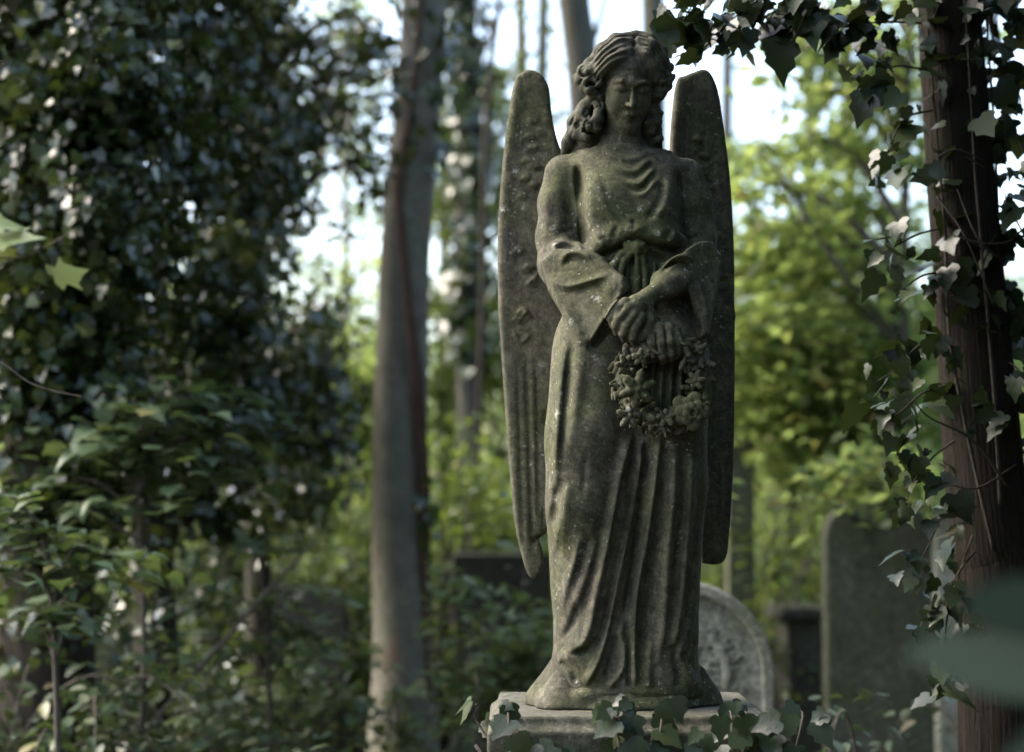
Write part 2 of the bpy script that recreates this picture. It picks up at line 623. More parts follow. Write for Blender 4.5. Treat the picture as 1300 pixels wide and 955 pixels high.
    st([(806, 585), (797, 640), (786, 690), (773, 745), (761, 800), (748, 835)], -15, 4.5, 5, 0.12, 0.2)
    st([(812, 548), (806, 590), (800, 630), (792, 675), (782, 722), (770, 781), (757, 830), (738, 866)], 18, 6, 4, 0.12, 0.05)
    st([(812, 600), (806, 660), (799, 715), (790, 770), (784, 790)], -14, 4, 4.5, 0.12, 0.25)
    st([(812, 575), (807, 600), (806, 614), (812, 618), (818, 603), (822, 570)], 8, 2.8, 2.8, 0.15, 0.15)
    st([(834, 548), (828, 590), (822, 640), (815, 690), (805, 742), (800, 803), (801, 866)], 17, 5, 4, 0.12, 0.05)
    st([(836, 590), (830, 650), (824, 700), (815, 750), (810, 830)], -13, 4.5, 6, 0.12, 0.1)
    st([(790, 778), (784, 800), (788, 822), (783, 848), (767, 865)], 11, 4, 4, 0.2, 0.05)
    st([(778, 800), (772, 830), (764, 855)], -9, 4, 4, 0.2, 0.1)
    st([(797, 790), (794, 830), (794, 866)], -9, 3, 3, 0.3, 0.05)
    st([(758, 668), (746, 715), (733, 752), (718, 782)], 9, 6, 5, 0.3, 0.3)
    st([(748, 672), (735, 715), (722, 750)], -7, 5, 5, 0.3, 0.3)
    st([(738, 668), (728, 705), (718, 740), (709, 782)], 6, 5, 5, 0.3, 0.3)
    st([(735, 760), (724, 790), (712, 812)], -8, 5, 5, 0.3, 0.3)
    st([(712, 826), (732, 834), (744, 852)], 7, 5, 5, 0.2, 0.3)
    st([(708, 834), (724, 846), (730, 862)], -7, 4, 4, 0.2, 0.2)
    st([(722, 818), (738, 822), (752, 812), (758, 795)], -8, 4, 4, 0.3, 0.3)
    for xx in (812, 823, 834, 846, 858):
        st([(xx + 3, 440), (xx, 490), (xx - 3, 560)], 9, 3.6, 2.8, 0.15, 0.25)
        st([(xx + 9, 440), (xx + 6, 490), (xx + 3, 560)], -7, 2.6, 2.6, 0.15, 0.25)
    # skirt right of the middle
    st([(852, 560), (848, 640), (842, 706), (838, 787), (826, 846)], 11, 6, 5, 0.15, 0.15)
    st([(860, 560), (858, 650), (852, 720), (848, 790)], -10, 5, 6, 0.15, 0.2)
    st([(874, 560), (870, 650), (864, 720), (855, 790), (840, 840)], 11, 6, 5, 0.15, 0.15)
    st([(882, 600), (878, 680), (872, 750), (866, 800)], -9, 4, 6, 0.15, 0.2)
    st([(884, 640), (878, 740), (866, 800), (846, 846)], 7, 4, 5, 0.15, 0.15)
    st([(850, 820), (862, 840), (880, 866)], 8, 5, 4, 0.3, 0.05)
    st([(822, 800), (818, 835), (818, 866)], 8, 5, 5, 0.3, 0.05)
    st([(846, 800), (852, 835), (856, 866)], -8, 5, 5, 0.3, 0.05)
    st([(812, 640), (816, 740), (826, 830)], -3, 9, 9)
    # the pocket of shade at the left knee
    st([(704, 614), (706, 640), (702, 676)], -15, 7, 6, 0.25, 0.45)
    st([(721, 610), (715, 632), (709, 664), (704, 705)], 7, 4, 9, 0.15, 0.3)
    st([(698, 604), (708, 608), (722, 605)], 3, 7, 5, 0.35, 0.35)
    # scattered small wrinkles, worn surface
    for _ in range(40):
        x0 = rng.uniform(705, 885)
        y0 = rng.uniform(560, 830)
        st([(x0, y0), (x0 - 4 + rng.uniform(-4, 4), y0 + rng.uniform(20, 60))], rng.uniform(-3, 3), 3.5)
    gr.displace(D, 0.06)

    # ---- left arm in the picture: upper arm, bell sleeve
    chain(gr, [S(716, 218, 0.040), S(710, 255, 0.036), S(708, 300, 0.030), S(712, 336, 0.005)], [0.050, 0.051, 0.053, 0.056], 0.018, 0.02)
    chain(gr, [S(712, 336, 0.00), S(745, 352, -0.075), S(778, 374, -0.142)], [0.055, 0.050, 0.034], 0.022, 0.02)
    slv = P2((688, 335), (704, 318), (735, 326), (766, 345), (786, 362), (790, 374), (768, 406), (741, 448), (734, 443), (716, 410), (696, 372))
    def sleeve_l(X, Y, Z):
        d2 = poly_sd(slv, X, Z) + 0.012
        t = np.clip((X - SX(690)) / (SX(785) - SX(690)), 0, 1)
        low = np.clip((S(0, 352)[2] - Z) / 0.17, 0, 1)
        yc = -0.030 - 0.105 * t - 0.085 * low * (1 - 0.55 * t)
        th = 0.042 - 0.016 * low
        q0, q1 = np.maximum(d2, 0), np.maximum(np.abs(Y - yc) - th + 0.012, 0)
        return np.minimum(np.maximum(d2, np.abs(Y - yc) - th + 0.012), 0) + np.sqrt(q0 * q0 + q1 * q1) - 0.012
    gr.op((sleeve_l, (SX(684), -0.24, S(0, 452)[2]), (SX(794), 0.03, S(0, 314)[2])), 0.016)
    chain(gr, [S(790, 386, -0.150), S(773, 412, -0.152), S(752, 444, -0.150)], [0.016, 0.018, 0.010], 0.006, 0.01, 'cut')
    # hand and wrist that come out of it
    chain(gr, [S(772, 388, -0.118), S(795, 402, -0.150), S(822, 422, -0.178)], [0.025, 0.022, 0.024], 0.010, 0.01)

    # ---- right arm in the picture
    chain(gr, [S(872, 220, 0.042), S(882, 255, 0.040), S(886, 300, 0.030), S(884, 338, -0.010)], [0.046, 0.047, 0.048, 0.046], 0.018, 0.02)
    slr = P2((838, 352), (852, 338), (880, 318), (900, 312), (914, 330), (910, 362), (902, 395), (893, 432), (884, 434), (878, 410), (866, 372))
    def sleeve_r(X, Y, Z):
        d2 = poly_sd(slr, X, Z) + 0.010
        t = np.clip((SX(910) - X) / (SX(910) - SX(840)), 0, 1)
        low = np.clip((S(0, 362)[2] - Z) / 0.14, 0, 1)
        yc = -0.035 - 0.085 * t - 0.05 * low
        th = 0.042 - 0.014 * np.clip((S(0, 370)[2] - Z) / 0.13, 0, 1)
        q0, q1 = np.maximum(d2, 0), np.maximum(np.abs(Y - yc) - th + 0.010, 0)
        return np.minimum(np.maximum(d2, np.abs(Y - yc) - th + 0.010), 0) + np.sqrt(q0 * q0 + q1 * q1) - 0.010
    gr.op((sleeve_r, (SX(834), -0.20, S(0, 438)[2]), (SX(918), 0.03, S(0, 308)[2])), 0.016)
    chain(gr, [S(868, 356, -0.05), S(850, 362, -0.10), S(838, 368, -0.14)], [0.044, 0.041, 0.036], 0.014, 0.01)
    # hollow of the right sleeve
    chain(gr, [S(866, 380, -0.145), S(872, 402, -0.140), S(882, 428, -0.125)], [0.014, 0.016, 0.010], 0.008, 0.01, 'cut')
    # forearm and the hand on top
    chain(gr, [S(858, 360, -0.115), S(838, 374, -0.160), S(815, 389, -0.190)], [0.033, 0.031, 0.022], 0.006, 0.01)
    chain(gr, [S(815, 389, -0.190), S(802, 399, -0.200), S(792, 408, -0.203)], [0.022, 0.026, 0.025], 0.010, 0.012)
    gr.op(ell(S(799, 404, -0.198), (0.030, 0.020, 0.027)), 0.010)
    fingers = [[(788, 395, -.212), (777, 404, -.214), (771, 414, -.202), (773, 422, -.188)],
               [(792, 402, -.219), (781, 413, -.222), (776, 424, -.210), (778, 432, -.195)],
               [(799, 409, -.220), (789, 422, -.223), (785, 433, -.212), (787, 440, -.198)],
               [(807, 413, -.216), (799, 427, -.220), (797, 438, -.210), (799, 445, -.198)]]
    for fg in fingers:
        chain(gr, [S(*q) for q in fg], [0.0130, 0.0122, 0.0108, 0.0085], 0.006, 0.005)
    chain(gr, [S(816, 400, -.200), S(819, 416, -.205), S(813, 431, -.205), S(808, 440, -.20)], [0.013, 0.0115, 0.0105, 0.008], 0.005, 0.004)
    # the hand below it, closed on the wreath
    gr.op(ell(S(836, 430, -0.178), (0.036, 0.026, 0.032)), 0.012)
    for fg in ([(820, 428, -.200), (821, 444, -.206), (824, 458, -.196), (827, 463, -.18)],
               [(830, 425, -.206), (832, 444, -.213), (834, 460, -.202), (836, 466, -.185)],
               [(841, 426, -.204), (843, 443, -.211), (844, 457, -.200), (845, 463, -.183)],
               [(850, 430, -.196), (853, 444, -.200), (853, 454, -.190), (853, 459, -.175)]):
        chain(gr, [S(*q) for q in fg], [0.0128, 0.0125, 0.0112, 0.009], 0.006, 0.005)

    # ---- strokes on sleeves and hands
    D[:] = 0
    st([(694, 322), (712, 310), (730, 314), (742, 328)], 7, 5, 4)
    st([(698, 330), (714, 319), (732, 325), (744, 338)], -4, 4.0, 4.0, 0.25, 0.25)
    st([(708, 342), (720, 329), (737, 330), (752, 340)], 9, 4.5, 3.5)
    st([(712, 347), (724, 336), (740, 339), (752, 350)], -7, 4, 4, 0.25, 0.25)
    st([(695, 356), (715, 370), (742, 366), (772, 358)], 8, 4, 3, 0.25, 0.25)
    st([(697, 364), (716, 378), (745, 373), (775, 364)], -8, 3.5, 9, 0.3, 0.3)
    st([(722, 392), (734, 402), (740, 420)], -4, 5, 5)
    st([(700, 376), (716, 400), (736, 436)], 5, 3, 6, 0.2, 0.1)
    st([(786, 380), (766, 408), (744, 444)], 6, 3.0, 2.0, 0.1, 0.1)
    st([(690, 235), (694, 270), (692, 300)], 3, 6, 6)
    st([(716, 240), (720, 270), (716, 300)], -4, 6, 6)
    st([(703, 300), (718, 296), (730, 290)], -5, 4, 4)
    # right sleeve
    st([(836, 350), (846, 338), (862, 334), (878, 340)], 9, 4, 3)
    st([(832, 358), (845, 346), (860, 343), (874, 352)], -10, 2.6, 2.6)
    st([(868, 345), (882, 368), (890, 395), (892, 424)], 8, 4, 4)
    st([(882, 345), (896, 370), (900, 392)], -6, 4, 4)
    st([(850, 322), (874, 306), (894, 300)], -7, 4, 4)
    st([(858, 330), (880, 316), (900, 312)], 6, 4, 4)
    st([(880, 240), (888, 275), (880, 305)], 4, 6, 6)
    st([(893, 250), (898, 285), (894, 310)], -4, 5, 5)
    # knuckles
    for a, b in ((788, 396), (792, 403), (799, 410), (807, 414)):
        st([(a - 1, b - 1), (a + 1, b + 1)], 1.2, 2.6, 2.6, 0, 0)
    for pts in ([(786, 400), (778, 412)], [(793, 408), (785, 420)], [(801, 413), (794, 426)]):
        st(pts, -2.0, 1.5, 1.5, 0.1, 0)
    for pts in ([(825, 430), (827, 462)], [(836, 428), (839, 464)], [(846, 430), (849, 460)]):
        st(pts, -2.5, 1.5, 1.5, 0.1, 0)
    gr.displace(D, 0.03)

    # ---- belt knot and sash tails
    chain(gr, [S(794, 318, -0.100), S(806, 321, -0.108), S(814, 325, -0.102)], [0.012, 0.016, 0.012], 0.004)
    chain(gr, [S(806, 314, -0.106), S(812, 319, -0.114), S(806, 327, -0.112), S(800, 322, -0.112)], [0.007, 0.008, 0.008, 0.007], 0.003)
    chain(gr, [S(800, 322, -0.104), S(786, 330, -0.100), S(776, 345, -0.098), S(770, 352, -0.098)], [0.008, 0.011, 0.012, 0.009], 0.004)
    chain(gr, [S(801, 325, -0.106), S(790, 337, -0.103), S(784, 356, -0.102)], [0.008, 0.010, 0.008], 0.004)
    chain(gr, [S(806, 328, -0.106), S(806, 350, -0.100), S(805, 392, -0.108)], [0.007, 0.008, 0.009], 0.004)
    chain(gr, [S(812, 328, -0.104), S(815, 350, -0.098), S(816, 385, -0.104)], [0.006, 0.007, 0.008], 0.004)

    # ---- head: local frame (x right, y back, z up), tilted, bowed and slightly turned
    hc = S(795, 110, -0.030)
    roll, bow, yaw = R(6.0), R(21), R(9)
    Rz = np.array([[math.cos(yaw), -math.sin(yaw), 0], [math.sin(yaw), math.cos(yaw), 0], [0, 0, 1]])
    Rx = np.array([[1, 0, 0], [0, math.cos(bow), -math.sin(bow)], [0, math.sin(bow), math.cos(bow)]])
    Ry = np.array([[math.cos(roll), 0, math.sin(roll)], [0, 1, 0], [-math.sin(roll), 0, math.cos(roll)]])
    HM = Ry @ Rx @ Rz                       # head -> statue
    def H(x, y, z):
        return hc + HM @ np.array([x, y, z])
    RT = HM.T
    hd = Grid(gr.lo, gr.lo + gr.h * (gr.n - 1), h)
    hd.f[:] = 0.5
    hd.op(ell(H(0, 0.012, 0.028), (0.065, 0.083, 0.076), RT))
    hd.op(ell(H(0, -0.026, -0.035), (0.053, 0.056, 0.078), RT), 0.03)
    hd.op(ell(H(0, -0.060, -0.098), (0.019, 0.020, 0.019), RT), 0.03)
    hd.op(ell(H(0.030, -0.050, -0.034), (0.022, 0.025, 0.036), RT), 0.03)
    hd.op(ell(H(-0.030, -0.050, -0.034), (0.022, 0.025, 0.036), RT), 0.03)
    hd.op(cone(H(0, -0.076, 0.020), H(0, -0.106, -0.036), 0.0065, 0.0072), 0.011)
    for sgn in (-1, 1):
        hd.op(ell(H(sgn * 0.0078, -0.092, -0.038), (0.0062, 0.010, 0.0060), RT), 0.006)
        hd.op(ell(H(sgn * 0.027, -0.090, 0.000), (0.020, 0.016, 0.0125), RT), 0.016, 'cut')
        hd.op(ell(H(sgn * 0.0275, -0.0665, -0.002), (0.0185, 0.0165, 0.0125), RT), 0.004)
        chain(hd, [H(sgn * 0.010, -0.083, 0.014), H(sgn * 0.028, -0.081, 0.021), H(sgn * 0.047, -0.060, 0.013)], [0.0035, 0.0035, 0.003], 0.014)
        hd.op(ell(H(sgn * 0.0055, -0.095, -0.0455), (0.0030, 0.006, 0.0026), RT), 0.002, 'cut')
    chain(hd, [H(-0.018, -0.076, -0.066), H(-0.006, -0.088, -0.062), H(0, -0.088, -0.063), H(0.006, -0.088, -0.062), H(0.018, -0.076, -0.066)],
          [0.0025, 0.0048, 0.0042, 0.0048, 0.0025], 0.010, 0.003)
    chain(hd, [H(-0.014, -0.076, -0.072), H(0, -0.083, -0.075), H(0.014, -0.076, -0.072)], [0.003, 0.006, 0.003], 0.010, 0.003)
    chain(hd, [H(-0.020, -0.081, -0.068), H(-0.007, -0.094, -0.0685), H(0.007, -0.094, -0.0685), H(0.020, -0.081, -0.068)], [0.0016, 0.0020, 0.0020, 0.0016], 0.002, 0.002, 'cut')
    hd.op(ell(H(0, -0.096, -0.086), (0.013, 0.009, 0.005), RT), 0.010, 'cut')
    # the edge of the lowered lids
    for sgn in (-1, 1):
        chain(hd, [H(sgn * 0.013, -0.084, -0.009), H(sgn * 0.028, -0.0855, -0.0125), H(sgn * 0.044, -0.072, -0.008)], [0.0018, 0.0030, 0.0018], 0.003, 0.002, 'cut')
        chain(hd, [H(sgn * 0.014, -0.084, 0.006), H(sgn * 0.028, -0.084, 0.0105), H(sgn * 0.045, -0.070, 0.006)], [0.0012, 0.0018, 0.0012], 0.003, 0.002, 'cut')
    gr.f = smin(gr.f, hd.f, 0.018)
    del hd
    V, Q = gr.mesh()
    body = mesh_np('body', V + O, Q, M_STONE, angel)
    return body, H, RT, hc


body, HF, HRT, HC = build_body()
print('body', time.time() - T0)


def build_hair():
    h = 0.0024
    gr = Grid((SX(712, 100), -0.13, S(0, 200)[2]), (SX(862, 100), 0.12, S(0, 34)[2]), h)
    gr.op(ell(HF(0.004, 0.020, 0.034), (0.082, 0.092, 0.084), HRT))
    gr.op(ell(HF(0.0, 0.035, -0.03), (0.080, 0.075, 0.080), HRT), 0.03)
    gr.op(ell(S(760, 118, -0.010), (0.030, 0.038, 0.042)), 0.03)
    gr.op(ell(S(833, 108, -0.014), (0.032, 0.040, 0.048)), 0.03)
    gr.op(ell(HF(-0.001, -0.105, -0.036), (0.054, 0.075, 0.086), HRT), 0.012, 'cut')
    def lock(pts, rad, k=0.010):
        chain(gr, [S(*q) for q in pts], rad, k, 0.010)
    # swept front locks either side of the parting
    lock([(801, 75, -.100), (788, 79, -.108), (774, 89, -.102), (762, 99, -.080), (752, 110, -.05)], [.010, .015, .018, .018, .018])
    lock([(800, 63, -.085), (782, 67, -.092), (766, 80, -.085), (753, 95, -.055)], [.012, .018, .020, .018])
    lock([(798, 52, -.050), (780, 57, -.055), (763, 70, -.048), (751, 86, -.025)], [.012, .016, .018, .018])
    lock([(806, 74, -.100), (817, 80, -.106), (827, 91, -.094), (833, 104, -.070), (836, 120, -.045)], [.010, .015, .017, .018, .016])
    lock([(808, 62, -.085), (822, 68, -.086), (835, 82, -.068), (840, 98, -.045)], [.012, .018, .019, .018])
    lock([(806, 50, -.05), (822, 56, -.05), (836, 70, -.042), (842, 88, -.025)], [.012, .016, .018, .018])
    # side curls (left of the picture)
    gr.op(ell(S(747, 104, -.030), (0.030, 0.036, 0.044)), 0.012)
    for (x, y, d, r) in ((743, 92, -.045, .017), (738, 103, -.045, .017), (742, 116, -.052, .018), (753, 103, -.066, .015),
                         (752, 124, -.055, .016), (760, 130, -.055, .011), (737, 91, -.03, .010), (747, 83, -.035, .012)):
        gr.op(ell(S(x, y, d), (r, r * 1.1, r * 0.85)), 0.009)
    gr.op(ell(S(747, 150, 0.005), (0.036, 0.034, 0.050)), 0.012)
    lock([(756, 128, -.03), (744, 138, -.028), (738, 150, -.032), (744, 164, -.045), (757, 168, -.048)], [.016, .018, .019, .016, .012])
    lock([(752, 130, -.045), (760, 142, -.050), (757, 156, -.055), (745, 160, -.05)], [.012, .014, .014, .011])
    lock([(739, 140, -.01), (729, 156, .0), (731, 170, -.01), (745, 177, -.03)], [.016, .018, .016, .012])
    lock([(730, 162, .01), (722, 178, .03), (717, 190, .05)], [.018, .017, .012])
    lock([(758, 150, .01), (750, 174, .02), (738, 192, .04)], [.03, .030, .024])
    for (x, y, d, r) in ((739, 97, -.055, .016), (736, 109, -.05, .017), (746, 98, -.070, .016), (744, 110, -.072, .015), (758, 114, -.075, .012), (747, 121, -.066, .014), (733, 101, -.02, .014)):
        gr.op(ell(S(x, y, d), (r, r * 1.05, r * 0.9)), 0.007)
    gr.op(ell(S(837, 104, -.018), (0.022, 0.030, 0.040)), 0.012)
    gr.op(ell(S(828, 168, 0.014), (0.024, 0.030, 0.038)), 0.012)
    for (x, y, d, r) in ((848, 90, -.045, .013), (849, 103, -.052, .014), (845, 116, -.058, .014), (836, 127, -.058, .012), (838, 112, -.075, .012), (836, 98, -.080, .012), (833, 158, -.030, .014), (827, 170, -.028, .013), (836, 178, -.018, .013), (820, 160, -.036, .011), (836, 146, -.028, .012)):
        gr.op(ell(S(x, y, d), (r, r * 1.05, r * 0.9)), 0.006)
    # right side curls
    for (x, y, d, r) in ((842, 84, -.03, .014), (845, 96, -.040, .016), (844, 109, -.050, .016), (838, 121, -.055, .015), (832, 107, -.070, .013), (830, 127, -.05, .013)):
        gr.op(ell(S(x, y, d), (r, r * 1.1, r * 0.9)), 0.008)
    gr.op(ell(S(825, 152, 0.000), (0.028, 0.034, 0.056)), 0.012)
    lock([(826, 128, -.025), (826, 142, -.022), (830, 152, -.02), (824, 163, -.027)], [.017, .018, .016, .014])
    lock([(820, 150, -.005), (829, 164, .005), (832, 176, .010), (838, 190, .028)], [.020, .020, .017, .011])
    lock([(812, 140, .02), (815, 170, .03), (820, 192, .045)], [.03, .03, .02])
    # carve strands
    gx, gz = gr.ax[0], gr.ax[2]
    D = np.zeros((len(gx), len(gz)), np.float32)
    def st(pts, amp, w=1.8):
        stroke(D, gx, gz, P2(*pts), amp * 0.001, w * PX, None, 0.2, 0.2)
    st([(803, 52), (803, 62), (802, 74), (802, 88)], -6, 2.4)
    for i in range(9):
        t = i / 8
        st([(800 - 3 * t, 50 + 36 * t), (783 - 4 * t, 54 + 36 * t), (766 - 4 * t, 66 + 34 * t), (750 - 1 * t, 82 + 34 * t)], -3.2 if i % 2 else 2.5)
        st([(806 + 2 * t, 50 + 28 * t), (820 + 2 * t, 56 + 28 * t), (834, 70 + 32 * t), (841 - 4 * t, 88 + 36 * t)], -3.2 if i % 2 else 2.5)
    for cx, cy in ((743, 98), (742, 115), (752, 108), (744, 150), (735, 166), (748, 166), (845, 98), (841, 113), (826, 148), (830, 168), (755, 140)):
        for q in range(2):
            a0 = rng.uniform(0, 6.28)
            rr = 3.5 + 3.5 * q
            st([(cx + rr * math.cos(a0 + a), cy + rr * math.sin(a0 + a)) for a in np.linspace(0, 4.2, 6)], -4.5, 1.6)
    for i in range(30):
        x, y = rng.uniform(726, 848), rng.uniform(95, 185)
        st([(x, y), (x + rng.uniform(-5, 5), y + 7), (x + rng.uniform(-7, 7), y + 14)], rng.uniform(-5, 3), 1.6)
    gr.displace(D, 0.025)
    V, Q = gr.mesh()
    mesh_np('hair', V + O, Q, M_STONE_HAIR, angel)


build_hair()


def build_wing(poly, name, side):
    def P2(*pts):                            # the wings stand behind the figure
        return np.array([[(WY(a, b, YS + 0.165) - O)[0], (WY(a, b, YS + 0.165) - O)[2]] for a, b in pts])
    P = spline(P2(*poly), 4, closed=True)
    lo = (P[:, 0].min() - 0.02, 0.02, P[:, 1].min() - 0.02)
    hi = (P[:, 0].max() + 0.02, 0.26, P[:, 1].max() + 0.02)
    gr = Grid(lo, hi, 0.0042)
    zt, zb = P[:, 1].max(), P[:, 1].min()
    def wing(X, Y, Z):
        rd = 0.013
        d2 = poly_sd(P, X, Z) + rd
        up = (Z - zb) / (zt - zb)
        yc = 0.135 + 0.18 * np.abs(X) * 0.6 - 0.05 * np.clip(up - 0.75, 0, 1)
        th = 0.022 + 0.016 * up
        e = np.abs(Y - yc) - th + rd
        q0, q1 = np.maximum(d2, 0), np.maximum(e, 0)
        return np.minimum(np.maximum(d2, e), 0) + np.sqrt(q0 * q0 + q1 * q1) - rd
    gr.op((wing, lo, hi))
    gx, gz = gr.ax[0], gr.ax[2]
    D = np.zeros((len(gx), len(gz)), np.float32)
    def st(pts, amp, wl, wr=None, ta=0.2, tb=0.2):
        stroke(D, gx, gz, P2(*pts), amp * 0.001, wl * PX, None if wr is None else wr * PX, ta, tb)
    if side < 0:
        # thick leading edge, small scale feathers, long primaries
        st([(662, 100), (654, 150), (646, 220), (641, 300), (641, 380)], 2.5, 6, 7, 0.1, 0.3)
        st([(683, 98), (690, 130), (697, 170)], 2, 6, 5, 0.1, 0.3)
        for (x, y, a) in ((677, 156, 5), (673, 176, 7), (677, 190, 9), (670, 206, 8), (679, 213, 10), (668, 228, 9), (678, 236, 10), (664, 250, 6), (660, 318, 6), (672, 340, 8), (664, 396, 13), (668, 402, 9), (676, 360, 6), (658, 405, 6)):
            st([(x - 6, y - 2), (x, y + 3), (x + 6, y - 1)], a * 0.8, 5, 5, 0.2, 0.2)
            st([(x - 7, y + 3), (x, y + 9), (x + 7, y + 4)], -a * 0.45, 4, 4, 0.25, 0.25)
        st([(684, 345), (678, 356), (668, 362)], 6, 3)
        for xx0, xx1, yb, a in ((656, 664, 700, -2), (667, 676, 705, -3), (680, 684, 670, -3)):
            st([(xx0, 430), ((xx0 * 2 + xx1) / 3, 520), ((xx0 + 2 * xx1) / 3, 620), (xx1, yb)], a, 2.2, 3.2, 0.25, 0.1)
        for xx0, xx1, yb in ((650, 660, 705), (661, 671, 715), (674, 682, 690)):
            st([(xx0, 440), ((xx0 + xx1) / 2, 580), (xx1, yb)], 1.5, 4.5, 3.5, 0.25, 0.1)
        st([(650, 420), (662, 436), (674, 424)], 5, 4, 3)
        st([(676, 690), (684, 682), (690, 690)], -10, 2.5, 2.5, 0.1, 0.1)
        st([(689, 640), (690, 670), (688, 685)], -5, 2.5)
    else:
        st([(897, 102), (908, 150), (918, 215), (924, 300), (925, 400)], 2.5, 7, 6, 0.1, 0.3)
        st([(872, 100), (862, 140), (857, 175)], 2, 5, 6, 0.1, 0.3)
        for xx0, xx1 in ((920, 917), (911, 908), (901, 899)):
            st([(xx0, 430), (xx0, 560), (xx1, 700)], -3, 2.5, 3, 0.25, 0.1)
        for (x, y) in ((884, 180), (893, 200), (886, 222), (899, 240), (908, 300), (915, 350)):
            st([(x - 6, y - 2), (x, y + 3), (x + 6, y - 1)], 7, 4, 4)
            st([(x - 7, y + 3), (x, y + 9), (x + 7, y + 4)], -6, 3, 3)
    for _ in range(26):
        q = P[rng.integers(len(P))]
        a, b = 650 + 0, 0
        x = rng.uniform(P[:, 0].min(), P[:, 0].max())
        z = rng.uniform(P[:, 1].min(), P[:, 1].max())
        stroke(D, gx, gz, [(x, z), (x + rng.uniform(-.01, .01), z - rng.uniform(.02, .06))], rng.uniform(-.003, .003), 0.008, None)
    gr.displace(D, 0.03)
    V, Q = gr.mesh()
    mesh_np(name, V + O, Q, M_STONE, angel)


build_wing([(662, 97), (672, 93), (683, 97), (692, 106), (697, 118), (699, 140), (703, 165), (712, 195), (735, 240), (735, 420), (728, 560), (710, 640), (697, 662),
            (694, 676), (686, 686), (689, 700), (690, 716), (685, 731), (677, 735), (669, 727), (660, 695), (652, 650), (645, 570), (638, 470), (633, 390), (632, 310), (636, 235), (644, 160), (653, 108)], 'wing', -1)
build_wing([(866, 102), (878, 97), (891, 93), (901, 99), (909, 120), (916, 160), (925, 225), (930, 300), (932, 400), (932, 500), (930, 600), (925, 680), (921, 708), (912, 716), (897, 716), (888, 708),
            (884, 660), (868, 560), (862, 420), (855, 260), (850, 200), (851, 165), (854, 130), (858, 106)], 'wing', 1)
print('wings', time.time() - T0)


def grid_mesh(name, lo, hi, h, build, mat, parent, one=True):
    gr = Grid(lo, hi, h)
    build(gr)
    V, Q = gr.mesh()
    if one:                                  # keep the largest connected piece
        lab = np.arange(len(V))
        while True:
            m = lab[Q].min(1)
            new = lab.copy()
            np.minimum.at(new, Q.ravel(), np.repeat(m, 4))
            new = new[new]
            if (new == lab).all():
                break
            lab = new
        best = np.bincount(lab).argmax()
        Q = Q[lab[Q[:, 0]] == best]
        used = np.unique(Q)
        re_ = np.full(len(V), -1)
        re_[used] = np.arange(len(used))
        V, Q = V[used], re_[Q]
    return mesh_np(name, V + O, Q, mat, parent)


# ---- wreath: a lumpy ring of leaves, with its flowers as sub-parts
WC = S(836, 492, -0.185)
WRX, WRZ = 0.100, 0.096


def wreath_pt(a, dr=0.0, dy=0.0):
    # the ring leans on the skirt and hangs from the hand at its top right
    x, z = (WRX + dr) * math.cos(a), (WRZ + dr) * math.sin(a)
    return WC + np.array([x, dy + 0.03 * math.sin(a) * 0.4 + 0.035 * (x / WRX) ** 2 * (1 if x > 0 else 0.4), z])


def b_ring(gr):
    pts = [wreath_pt(a) for a in np.linspace(0, 2 * math.pi, 25)]
    chain(gr, pts, [0.021] * 25, 0, 0.006)
    for i in range(300):
        a = rng.uniform(0, 2 * math.pi)
        th = rng.uniform(0, 2 * math.pi)
        rr = rng.uniform(0.010, 0.037)
        c = wreath_pt(a, rr * math.cos(th), -abs(rr * math.sin(th)) * 0.9)
        if rng.random() < 0.55:
            t = rng.uniform(0, 2 * math.pi)
            d = np.array([math.cos(t), rng.uniform(-0.9, -0.1), math.sin(t)]) * rng.uniform(0.012, 0.028)
            gr.op(cone(c, c + d, rng.uniform(0.005, 0.009), 0.003), 0.003)
        else:
            if rng.random() < 0.45:
                r = rng.uniform(0.004, 0.008)
                gr.op(ell(c, (r, r, r)), 0.002)
            else:                            # a small flattened leaf
                a1, a2 = rng.uniform(0, 6.28), rng.uniform(-.7, .7)
                u_ = np.array([math.cos(a1), math.sin(a2) * .6 - .2, math.sin(a1)])
                u_ /= np.linalg.norm(u_)
                v_ = np.cross(u_, (0.1, -1.0, 0.15))
                v_ /= np.linalg.norm(v_)
                l_ = rng.uniform(0.012, 0.020)
                gr.op(ell(c - np.array([0, 0.004, 0]), (l_, l_ * .52, 0.0048), np.array([u_, v_, np.cross(u_, v_)])), 0.002)


wreath = grid_mesh('wreath', WC - (0.15, 0.08, 0.15), WC + (0.16, 0.10, 0.15), 0.0026, b_ring, M_STONE, angel)


def flower(name, c, r, n, tilt, spin, petal_w, cup=0.2, core=0.25):
    cx = np.array(c)
    ca, sa = math.cos(tilt[0]), math.sin(tilt[0])
    cb, sb = math.cos(tilt[1]), math.sin(tilt[1])
    M = np.array([[cb, sb, 0], [-sb, cb, 0], [0, 0, 1]]) @ np.array([[1, 0, 0], [0, ca, -sa], [0, sa, ca]])
    def b(gr):
        for i in range(n):
            a = spin + i * 2 * math.pi / n
            q = [cx + M @ np.array([math.cos(a) * r * t, -0.012 - cup * r * (math.sin(t * 2.6)), math.sin(a) * r * t]) for t in (0.15, 0.5, 0.8, 1.0)]
            chain(gr, q, [petal_w * 0.6, petal_w, petal_w * 0.85, petal_w * 0.35], 0.002, 0.003)
        gr.op(ell(cx + M @ np.array([0, -0.016 - cup * r * 0.5, 0]), (r * core, r * core, r * core)), 0.002)
    return grid_mesh(name, cx - r * 1.5 - 0.02, cx + r * 1.5 + 0.02, 0.0021, b, M_STONE, wreath)


